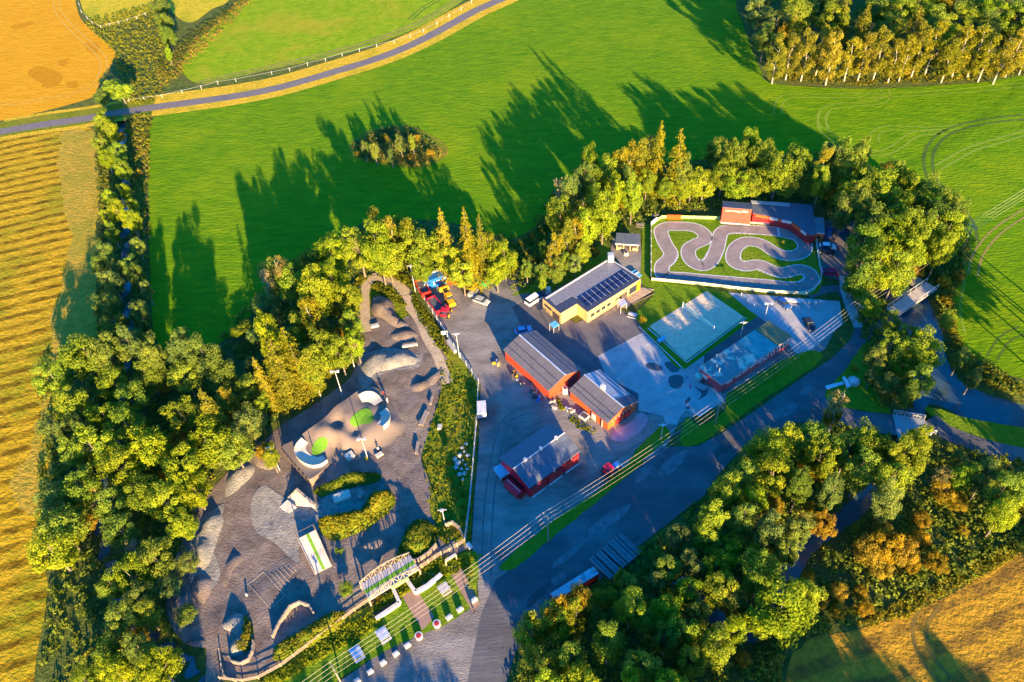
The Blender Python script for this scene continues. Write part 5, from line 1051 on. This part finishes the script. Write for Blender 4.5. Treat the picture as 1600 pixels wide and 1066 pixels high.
r=thing('green_bin','pale green recycling igloo at the barrack gable','bin',G(1091,592)); MB().ball((0,0,0.9),0.95,0.9,12,8).build('body',flat('bin_green',(0.12,0.42,0.33)),r); MB().cyl((0,0,0),(0,0,0.3),0.8,0.8,12).build('base',M_galv,r)
for x,y,l in ((1264,474,'leftmost of three pale round stone bollards'),(1273,475,'middle of three pale round stone bollards'),(1281,474,'rightmost of three pale round stone bollards')):
    r=thing('bollard',l+' on the concrete car park','bollard',G(x,y),0,'stone bollards'); MB().cyl((0,0,0),(0,0,0.5),0.5,0.4,12).build('base',M_stone,r); MB().ball((0,0,0.7),0.42,0.35).build('cap',M_white,r)
blk('long_bench','long dark bench with white edge at the back of the concrete car park','bench',(1225,470),(1252,474),1.0,0.4,0.7,M_white,legs=True)
wall_line('crowd_rail','white railing across the far left of the concrete car park',[(1158,462),(1178,479)],0.9,0.1,M_white,'railing',rail=(0.5,0.9),post=2)
blk('orange_marker','small orange marker block on the grass inside the right track bend','marker',(1222,380),(1226,380),0.7,0,0.8,M_yellow)
# big red container in the road shade + metal stock
loc,rz,L,D=frame((868,939),(936,896),2.9,(859,928)); r=thing('red_container','long rusty-red container with pale worn roof, partly under yellow trees','container',loc,rz)
MB().box(0.03,0.03,0,L-.03,D-.03,2.8).build('body',M_redd,r); MB().box(0,0,2.8,L,D,2.92).build('roof',mat('worn_container_roof',(0.30,0.36,0.42),(0.38,0.44,0.5),sc=0.4,c3=(0.08,0.10,0.12),sc3=0.5,amt=0.55),r)
loc,rz,L,D=frame((953,905),(1003,862),0.9,(925,868)); 
r=thing('steel_beam_stack','broad stack of long grey steel beams beside the service road','beams',loc,rz)
n=30; M_beam=flat('dark_steel',(0.11,0.12,0.13),0.5); M_beam2=flat('dull_steel',(0.18,0.19,0.20),0.5)
for k in range(n):
    if k in (4,10,11,16,25): continue
    x=L*k/n; MB().box(x,0,0.0,x+L/n*0.86,D*random.uniform(0.95,1.0),random.uniform(0.8,1.1)).build('beam',M_beam if k%3 else M_beam2,r)
# ---------------------------------------------------------------- people
def person_mesh():
    J=[((0,0,0.95),.12),((0,0,1.15),.13),((0,0,1.38),.15),((0,0,1.50),.06),((0,0.02,1.58),.07),((0,0.02,1.68),.095),((0,0.02,1.76),.07),
       ((.10,0,.90),.10),((.12,.03,.50),.075),((.13,-.02,.10),.05),((.13,.12,.05),.05),((-.10,0,.90),.10),((-.12,-.10,.50),.075),((-.13,-.18,.12),.05),((-.13,-.04,.06),.05),
       ((.19,0,1.40),.06),((.25,.02,1.12),.045),((.24,.14,.88),.035),((.24,.18,.80),.03),((-.19,0,1.40),.06),((-.25,-.05,1.12),.045),((-.26,.05,.88),.035),((-.26,.08,.80),.03)]
    E_=[(0,1),(1,2),(2,3),(3,4),(4,5),(5,6),(0,7),(7,8),(8,9),(9,10),(0,11),(11,12),(12,13),(13,14),(2,15),(15,16),(16,17),(17,18),(2,19),(19,20),(20,21),(21,22)]
    me=bpy.data.meshes.new('p'); me.from_pydata([j[0] for j in J],E_,[]); o=bpy.data.objects.new('p',me); COL.objects.link(o)
    md=o.modifiers.new('s','SKIN'); sv=me.skin_vertices[0].data
    for i,j in enumerate(J): sv[i].radius=(j[1],j[1]*0.85)
    sv[0].use_root=True; o.modifiers.new('u','SUBSURF').levels=1
    bpy.context.view_layer.update(); dg=bpy.context.evaluated_depsgraph_get(); m2=bpy.data.meshes.new_from_object(o.evaluated_get(dg)); bpy.data.objects.remove(o); return m2
PM=person_mesh()
def person(px,py,top,leg,label,z=0.0,rz=0.0):
    me=PM.copy(); me.materials.clear()
    for m in (M_skin,M_cloth[top],M_cloth[leg]): me.materials.append(m)
    for p in me.polygons:
        c=p.center; p.material_index=2 if c.z<0.98 and abs(c.x)<0.2 else (1 if c.z<1.5 and not (abs(c.x)>0.2 and c.z<0.95) else 0); p.use_smooth=True
    q=G(px,py,z); o=link('person',me,None); o.location=q; o.rotation_euler=(0,0,rz); tag(o,label,'person')
    h=MB().ball((0,-0.02,1.73),0.115,0.11,10,7).build('hair',M_darkwood,o)
q=Gs(600,619); person(600,619,'red','dark','person in a red top standing on the right rim of the skate plateau',q.z,0.5)
q=Gs(606,629); person(606,629,'white','white','person in white standing right of the red-clad one on the plateau',q.z,1.0)
q=Gs(488,699); person(488,699,'dark','dark','person in dark clothes by the lower green turf patch',q.z,2)
person(592,706,'white','dark','person behind the white slanted bench by the skate plateau')
person(741,957,'dark','dark','person in dark clothes at the lane edge beside the last barrier block',0,1)
person(1078,608,'magenta','dark','person in a magenta top walking on the concrete yard',0,2.2); person(1073,596,'blue','white','person in a blue top on the concrete yard',0,0.4)
# ---------------------------------------------------------------- trees
stand('in the wood left of the skate area','trees in the wood left of the skate area','''
D135,556,38;G172,556,26,18;D112,632,28;G88,668,22;D180,600,24;D232,588,24;D205,625,26;O258,600,17;D290,590,24;G320,560,24,20;G285,545,22,19;Y160,645,24;D200,665,30;Y148,700,34;D118,705,24;Y190,730,32;Y235,700,34;
O275,690,18;D285,650,26;S352,622,25,27;S328,640,22,20;Y325,690,34;Y292,730,32;O265,738,18;D225,770,28;Y260,785,30;Y305,770,26;D175,790,26;D122,762,30;G85,780,28;D95,826,36;Y82,862,34;O142,815,15;G190,830,24;
Y285,822,22;D245,873,28;Y205,900,30;D172,915,20;G262,915,26;G292,880,20;D230,962,20;G190,965,24;O222,990,16;D162,1015,20;Y180,1050,26;Y250,1042,30;G215,1012,22;D135,1062,20;G290,960,18;G205,540,18,17;G235,555,20,19;O345,690,12;X150,770,14;X210,860,14;O110,690,12''',
 fills=[([(70,560),(400,540),(440,640),(330,750),(280,850),(250,1080),(130,1080),(150,900),(60,880),(70,700)],'GDD',(20,28),6)],hmul=0.9)
stand('around the upper skate area','trees around the upper skate area','''
S436,568,28,19;S408,590,15,16;S455,550,26,19;S425,560,22,16;S464,570,20,16;Y490,572,24;B486,577,17;B510,572,17;B532,560,16;Y530,552,22;Y555,535,18;D500,545,22;G418,478,20,8;G432,432,24;D455,442,24;D480,415,22;Y490,455,26,20;Y520,440,26;O495,432,12;
Y520,400,28;Y560,388,28;Y590,388,24,19;Y605,400,24;B590,362,18;B612,372,18;Y630,368,24;Y650,390,26;B640,375,18;Y680,378,24;Y700,400,24;D660,418,18;Y722,425,20;S693,370,16,22;S730,374,18,24;S752,378,14,21;Y424,528,20,22;Y742,395,18;Y762,405,20;B766,392,15;Y788,402,20;Y775,424,16;
Y545,465,22;D550,508,16;B485,495,18;G398,525,13,5;G390,570,13,5;D470,512,22;O527,522,12;X440,432,15,15;X420,445,12,13;X545,545,14;O520,485,13;D408,630,13;O622,412,10;O600,425,9;O415,705,16;Y422,712,14''',
 fills=[([(380,480),(430,420),(470,470),(470,540),(400,620),(350,620),(340,560)],'DDG',(18,26),2)],hmul=1.1)
stand('in the belt between field and race track','trees in the belt north of the yard','''
X872,300,12,14;X880,315,10,12;G893,300,16;G912,278,18;Y948,275,18;D922,255,14;B968,262,17;B985,255,18;B1000,250,18;B1016,245,17;S1030,233,15,24;S1060,246,20,24;Y960,300,18;Y988,305,16;D932,318,20;Y942,338,22;Y918,352,20;
B886,372,14;B870,390,13;B900,366,14;B862,405,11;Y1100,286,24,11;D1130,270,22,13;Y1152,286,24,11;Y1180,286,22,11;D1168,228,16;D1192,246,22;D1215,270,26;Y1232,290,16,9;D1112,238,11;D1150,245,18;B1285,262,16;D1248,255,22;G1300,245,18;X1302,262,16;O1300,305,14;
D1240,280,18,12;G1260,290,16,9;Y1080,290,18,10;G1130,240,16;O1127,338,5;O970,318,10;O838,402,8;Y850,392,9;O822,406,6;G845,425,12;G870,425,12;O930,395,9;Y910,395,12;Y1010,285,14,11;D1040,292,14,10;D1065,292,16,10''',
 fills=[([(870,300),(960,240),(1080,250),(1180,220),(1290,235),(1290,290),(1100,290),(1000,290),(920,330),(880,370)],'GDG',(14,20),4),([(820,420),(880,390),(940,380),(900,420),(850,445)],'GD',(8,12),4)],hmin=16)
stand('in the wood right of the race track','trees right of the race track','''
D1330,262,22;D1352,285,26;D1376,300,28;G1345,318,24;D1400,330,28;G1362,355,28;Y1392,372,32;D1350,388,28;Y1420,395,28;O1428,318,16;D1458,352,24;Y1482,366,24;Y1470,388,18;Y1372,420,28;Y1400,428,26;D1345,420,24;Y1352,458,22;Y1362,478,16;O1432,422,14;O1445,400,12;D1330,445,14;D1330,300,22;G1320,330,20;D1345,240,14;O1385,262,12;D1418,355,24;Y1440,375,20;D1375,395,24''',
 fills=[([(1310,240),(1400,270),(1500,340),(1480,400),(1400,450),(1340,430),(1340,340),(1310,320)],'GDD',(16,24),6)],hmin=16)
stand('on the river bank between the two bridges','trees between the bridges','''Y1412,570,42,15;Y1442,545,30,14;D1392,545,22;D1392,505,15;D1420,520,15;G1385,600,20;G1370,560,14;O1335,575,6;D1440,595,20;G1360,590,10;G1420,620,14;O1480,470,10;D1480,500,10;O1475,440,11;G1500,560,12;G1520,590,12;O1500,430,10''')
stand('in the wide wood below the service road','trees below the service road','''
X1308,638,22,13;O1300,650,14,8;D1265,690,28;D1282,715,26;Y1200,705,30;Y1228,690,26;Y1210,740,30;D1165,745,26;D1135,765,24;Y1175,785,20;D1325,705,26;D1352,690,24;Y1385,715,30;D1415,712,28;Y1432,690,20;D1345,735,24;Y1392,748,26;O1275,740,16;O1255,728,12;
O1480,765,24,8;O1495,785,18;X1475,750,18;D1568,768,26;Y1568,800,20;O1590,800,16;O1285,822,22,8;O1262,790,12;O1385,855,26,9;O1355,862,24,8;O1412,865,22,8;O1378,830,18;O1375,885,20;O1440,812,15;O1438,842,16;O1462,880,20;O1425,885,14;
Y1222,955,44,15;Y1255,930,28,13;Y1190,965,26;O1262,905,14;O1282,940,14;O1312,925,16;O1310,955,14;O1350,950,16;O1345,925,12;Y1135,860,26,14;Y1118,890,20;Y1130,925,26,13;Y1112,815,22;D1108,845,20;G1062,840,20;G1085,880,20;
O1110,850,10;Y870,970,26;O878,955,18,13;O905,945,24,14;O862,975,16,12;B900,960,20;Y830,990,28;Y945,930,18,8;G985,918,20,8;Y985,948,24;Y1042,955,24;D1010,975,18;D840,1045,26;D890,1030,26;D950,1005,24;D1000,1042,26;G1040,1000,22;D1080,1035,22;Y1118,1010,28,14;O1162,1030,14;Y1150,985,18;
D972,905,12,6;G1150,940,18;G1090,960,18;D1075,920,20;G930,970,18;G1025,910,16,8;G1250,760,18;G1300,770,20;G1160,810,20;G1200,830,22;G1230,860,20;D1180,870,16;O1505,830,9;G1540,745,18;G1500,720,14''',
 fills=[([(820,1010),(900,990),(960,930),(1080,850),(1130,800),(1200,800),(1250,800),(1200,900),(1160,1070),(820,1100)],'DDY',(22,32),7),([(1180,760),(1500,740),(1560,760),(1480,800),(1330,780),(1240,840)],'DGO',(16,24),4)],hmin=15)
stand('in the forest at the top right corner','trees of the top right forest','''
B1215,85,17,17;B1236,82,17,16;B1262,78,17,18;B1285,72,16,17;B1302,84,18,18;B1330,85,16,16;B1352,82,17,17;B1378,76,18,18;B1400,88,17,15;B1418,84,16,16;B1440,70,17,19;B1462,66,18,19;B1485,88,16,15;B1505,72,20,18;B1530,72,20,18;B1545,84,18,16;B1568,90,18,15;B1590,74,18,17;B1612,70,18,17;
D1245,20,24;D1240,0,20;Y1300,30,22;S1320,22,16,19;S1350,35,16,19;Y1408,22,24;Y1435,12,24;D1460,35,20;O1475,15,14,13;Y1500,32,22;Y1560,20,24;D1590,30,24;G1215,40,20;G1370,10,22;G1280,10,20;S1240,45,14,17;D1390,45,20;Y1545,-5,20;D1520,8,20;Y1475,50,18;O1225,60,11,13;
G1195,60,18;G1185,20,20;G1195,-10,20;G1175,-20,18''',
 fills=[([(1180,-10),(1640,-10),(1640,60),(1220,50)],'GDDSY',(20,28),6),([(1150,-90),(1640,-110),(1640,-15),(1170,-15)],'GDSD',(20,30),5)])
stand('along the hedge strip on the left','trees and bushes of the left hedge strip','''
Y186,138,23,10;G160,152,13,7;D158,188,14;D170,205,14;D158,226,12;D185,240,13;Y192,265,12;Y165,248,10;Y172,312,11;Y185,330,14;D208,322,10;Y168,340,9;Y205,345,13;D175,364,10;Y195,298,9;O215,270,8;O190,215,9;G165,400,16;G175,440,18;G165,480,18;G212,430,14;G218,490,16;G172,520,18;G215,530,16;
G250,8,14;G258,35,13;G262,55,12;G245,-15,12;D262,82,7''',fills=[([(150,380),(230,380),(235,550),(155,550)],'GG',(9,14),8)])
stand('on the scrub patch in the green field','bushes on the field scrub patch','''O600,215,7;O650,215,7;O672,238,7;D644,222,6;O640,245,6;G585,235,8;G610,240,8;G625,225,8;G570,232,6;O560,240,5''')
stand('on the banks of the skate area','bushes on the skate area banks','''D646,835,10,3;D655,850,9,3;D540,920,12,3.5;D530,860,7,2.5;D700,700,7,2;O660,830,6,2;Y735,895,7,2;Y737,915,7,2''')
stand('by the small red bush corner','red bush','''O1004.5,500,6,3''')
# trees just outside the lower and right frame edges (their shadows fall into the picture)
def shade_trees(L):
    for n,(x,y,H,R_) in enumerate(L):
        a=G(x,y); D=H/math.tan(EL); b=Vector((a.x-math.sin(AZ)*D,a.y-math.cos(AZ)*D,0)); k='D'; H=litcap(b,R_,H,3.0); ip=toimg(b,H)
        if H<7 or (-60<ip[0]<1660 and ip[1]<1100): continue
        crs,trs,mt,R0,H0=PROT[k]; root=thing('broadleaf_tree','tall leafy tree beyond the lower edge of the picture','tree',b,random.uniform(0,6),'trees beyond the lower edge')
        c=link('crown',random.choice(crs),None,root); c.scale=(R_/R0,R_/R0,H/H0); c.color=(0.1,0.135,0.014,1); t=link('trunk',random.choice(trs),None,root); t.scale=(1,1,H/H0)
shade_trees([(430,1072,12,5),(470,1045,12,5),(510,1030,12,5),(550,1010,13,5),(590,1000,13,5),(630,988,13,5),(665,972,13,4),(640,1030,15,5),(560,1050,15,5),(290,860,18,5),(265,930,18,5),(300,960,17,4),(330,1010,17,5),(420,1090,17,5),(200,960,20,5),(230,1000,18,5),
 (775,603,21,5),(800,606,21,5),(822,622,21,5),(845,645,22,4),(862,668,22,4),(1180,800,20,5),(1130,830,20,5),(1500,600,20,6),(1560,640,20,6),(1470,560,20,6),(1590,655,20,6),(1440,520,20,6),(1530,620,20,6),(1480,690,20,6),(1540,700,20,6),(1600,700,20,6),(790,690,19,6),(835,650,20,6),(770,760,19,6),(800,800,20,6),(775,640,20,5),(880,760,20,6),(930,800,20,6),(1000,760,20,6),(1060,720,20,6),(1300,1000,22,8),(1360,985,22,8),(1410,975,22,8),(1450,970,22,8),(1490,1000,22,6),(1330,1030,22,8)])
stand('outside the right frame edge','trees beyond the right frame','''
D1680,430,28,20;D1700,470,30,21;D1720,500,32,22;D1660,455,24,19;D1740,540,34,22;D1690,560,30,18;D1680,720,40,20;D1720,680,40,20;D1650,760,36,18''')
# ---------------------------------------------------------------- ground cover
WOODS=[[(62,560),(150,540),(330,545),(420,440),(480,395),(600,340),(800,370),(800,430),(640,425),(560,420),(560,520),(480,620),(350,730),(285,840),(255,960),(330,1080),(60,1080),(80,900),(60,860)],
 [(865,300),(960,258),(1290,240),(1400,285),(1520,370),(1510,420),(1490,480),(1500,540),(1600,600),(1600,640),(1480,590),(1440,600),(1380,640),(1350,590),(1350,530),(1330,450),(1340,350),(1290,320),(1120,325),(1030,335),(1000,350),(950,370),(930,385),(850,440),(800,460),(790,400),(820,370)],
 [(1290,660),(1450,690),(1600,720),(1640,840),(1500,910),(1230,1010),(1220,1100),(790,1120),(820,1000),(940,910),(1060,810),(1120,750),(1190,685)],
 [(1170,-60),(1700,-120),(1640,118),(1540,124),(1200,124),(1180,70)]]
cover('undergrowth',WOODS,'dense dark green undergrowth of shrubs and ferns on the wood floors',n=90000,h=2.4,leaf=0.7,col=(0.130,0.175,0.022),clump=16,cr_=1.5)
cover('undergrowth',WOODS,'scattered yellowing tall weeds on the wood floors and banks',n=22000,h=1.3,leaf=0.6,col=(0.22,0.23,0.02),clump=12,cr_=1.1)
cover('shrub_belt',[[(150,185),(236,180),(232,300),(238,560),(150,560),(156,300)],[(128,32),(245,5),(270,60),(290,110),(240,160),(205,165),(185,120),(180,85)]],'rough bushy weeds filling the hedge strip between the fields',n=26000,h=1.3,leaf=0.6,col=(0.17,0.19,0.02),clump=12,cr_=1.0)
cover('shrub_belt',[[(150,185),(236,180),(232,300),(236,420),(160,400)],[(245,110),(370,5),(395,0),(290,110),(250,140)],[(548,228),(612,198),(700,238),(660,262),(565,250)]],'pale straw-coloured tall weeds in the strips and field patch',n=14000,h=1.3,leaf=0.5,col=(0.26,0.20,0.04),clump=10,cr_=0.8)
cover('shrub_belt',[[(150,195),(215,188),(215,360),(232,545),(155,545)],[(550,225),(600,200),(650,200),(690,235),(650,260),(570,250)],[(245,100),(300,50),(375,0),(390,0),(300,70),(260,120)]],'dark dense bramble clumps in the strips and field patch',n=12000,h=1.9,leaf=0.6,col=(0.08,0.11,0.025),clump=14,cr_=1.3)
cover('bank_plants',[[(690,560),(745,600),(742,720),(736,840),(700,850),(673,800),(660,715),(685,630)],[(578,445),(612,447),(636,480),(600,465)],[(640,455),(690,520),(702,560),(680,540),(655,500)],[(562,430),(640,430),(645,450),(610,437),(580,432),(565,445),(560,540),(540,580),(545,470)],[(662,815),(690,832),(700,850)] ],'leafy green and yellow weeds covering the grassy banks by the fence',n=24000,h=0.8,leaf=0.45,col=(0.15,0.17,0.012),clump=10,cr_=0.7)
zf_=[mz(P,h*1.25,e*0.9) for P,h,e,m in Mo]
cover('mound_plants',[Mo[0][0]],'green plants growing over the mound below the skate plateau',n=3500,h=0.5,leaf=0.38,col=(0.09,0.13,0.012),clump=9,cr_=0.6,zf=zf_[0])
cover('mound_plants',[Mo[1][0]],'yellow-green plants growing over the long curved mound',n=6000,h=0.5,leaf=0.38,col=(0.20,0.19,0.012),clump=9,cr_=0.6,zf=zf_[1])
cover('mound_plants',[Mo[2][0]],'green plants growing over the mound above the truss bridge',n=3500,h=0.5,leaf=0.38,col=(0.10,0.13,0.012),clump=9,cr_=0.6,zf=zf_[2])
cover('mound_plants',[[(382,962),(394,975),(396,1000),(385,1020),(372,1018),(385,995)],Mo[6][0]],'yellow and green plants on the bottom left mounds',n=3500,h=0.5,leaf=0.38,col=(0.17,0.17,0.015),clump=9,cr_=0.6,zf=lambda x,y:zf_[3](x,y)+zf_[6](x,y))
cover('hedge_plants',[[(740,872),(735,884),(640,925),(575,960),(520,990),(470,1030),(400,1070),(440,1066),(500,1030),(560,1000),(600,970),(575,955),(640,900),(690,870)]],'bright green bushy band of plants below the timber fence',n=12000,h=0.7,leaf=0.42,col=(0.17,0.21,0.010),clump=10,cr_=0.7)
cover('flower_plants',[[(579,940),(611,924),(618,938),(588,958)]],'orange and green flowers in the dark walled bed',n=900,h=0.4,leaf=0.35,col=(0.30,0.20,0.01),clump=8,cr_=0.4)
cover('weeds',[[(897,650),(912,663),(935,672),(925,678),(900,668),(888,655)],[(870,620),(882,640),(875,640)],[(660,440),(700,436),(735,448),(700,442)]],'bright weeds along the workshop wall and the yard edge',n=1500,h=0.5,leaf=0.4,col=(0.17,0.19,0.01),clump=8,cr_=0.5)
cover('field_edge_plants',[[(1500,350),(1512,380),(1505,425),(1490,470),(1496,520),(1520,560),(1600,600),(1600,640),(1490,570),(1470,500),(1470,440)],[(1450,945),(1600,862),(1600,835),(1500,890),(1420,930),(1330,980),(1420,965)],[(1195,124),(1350,134),(1540,124),(1600,112),(1600,100),(1500,112),(1350,122),(1210,112)],[(820,372),(860,340),(866,305),(880,330),(850,370),(800,430),(790,385)]],'golden and green weeds along the field edges',n=16000,h=1.0,leaf=0.5,col=(0.17,0.16,0.012),clump=10,cr_=0.9)
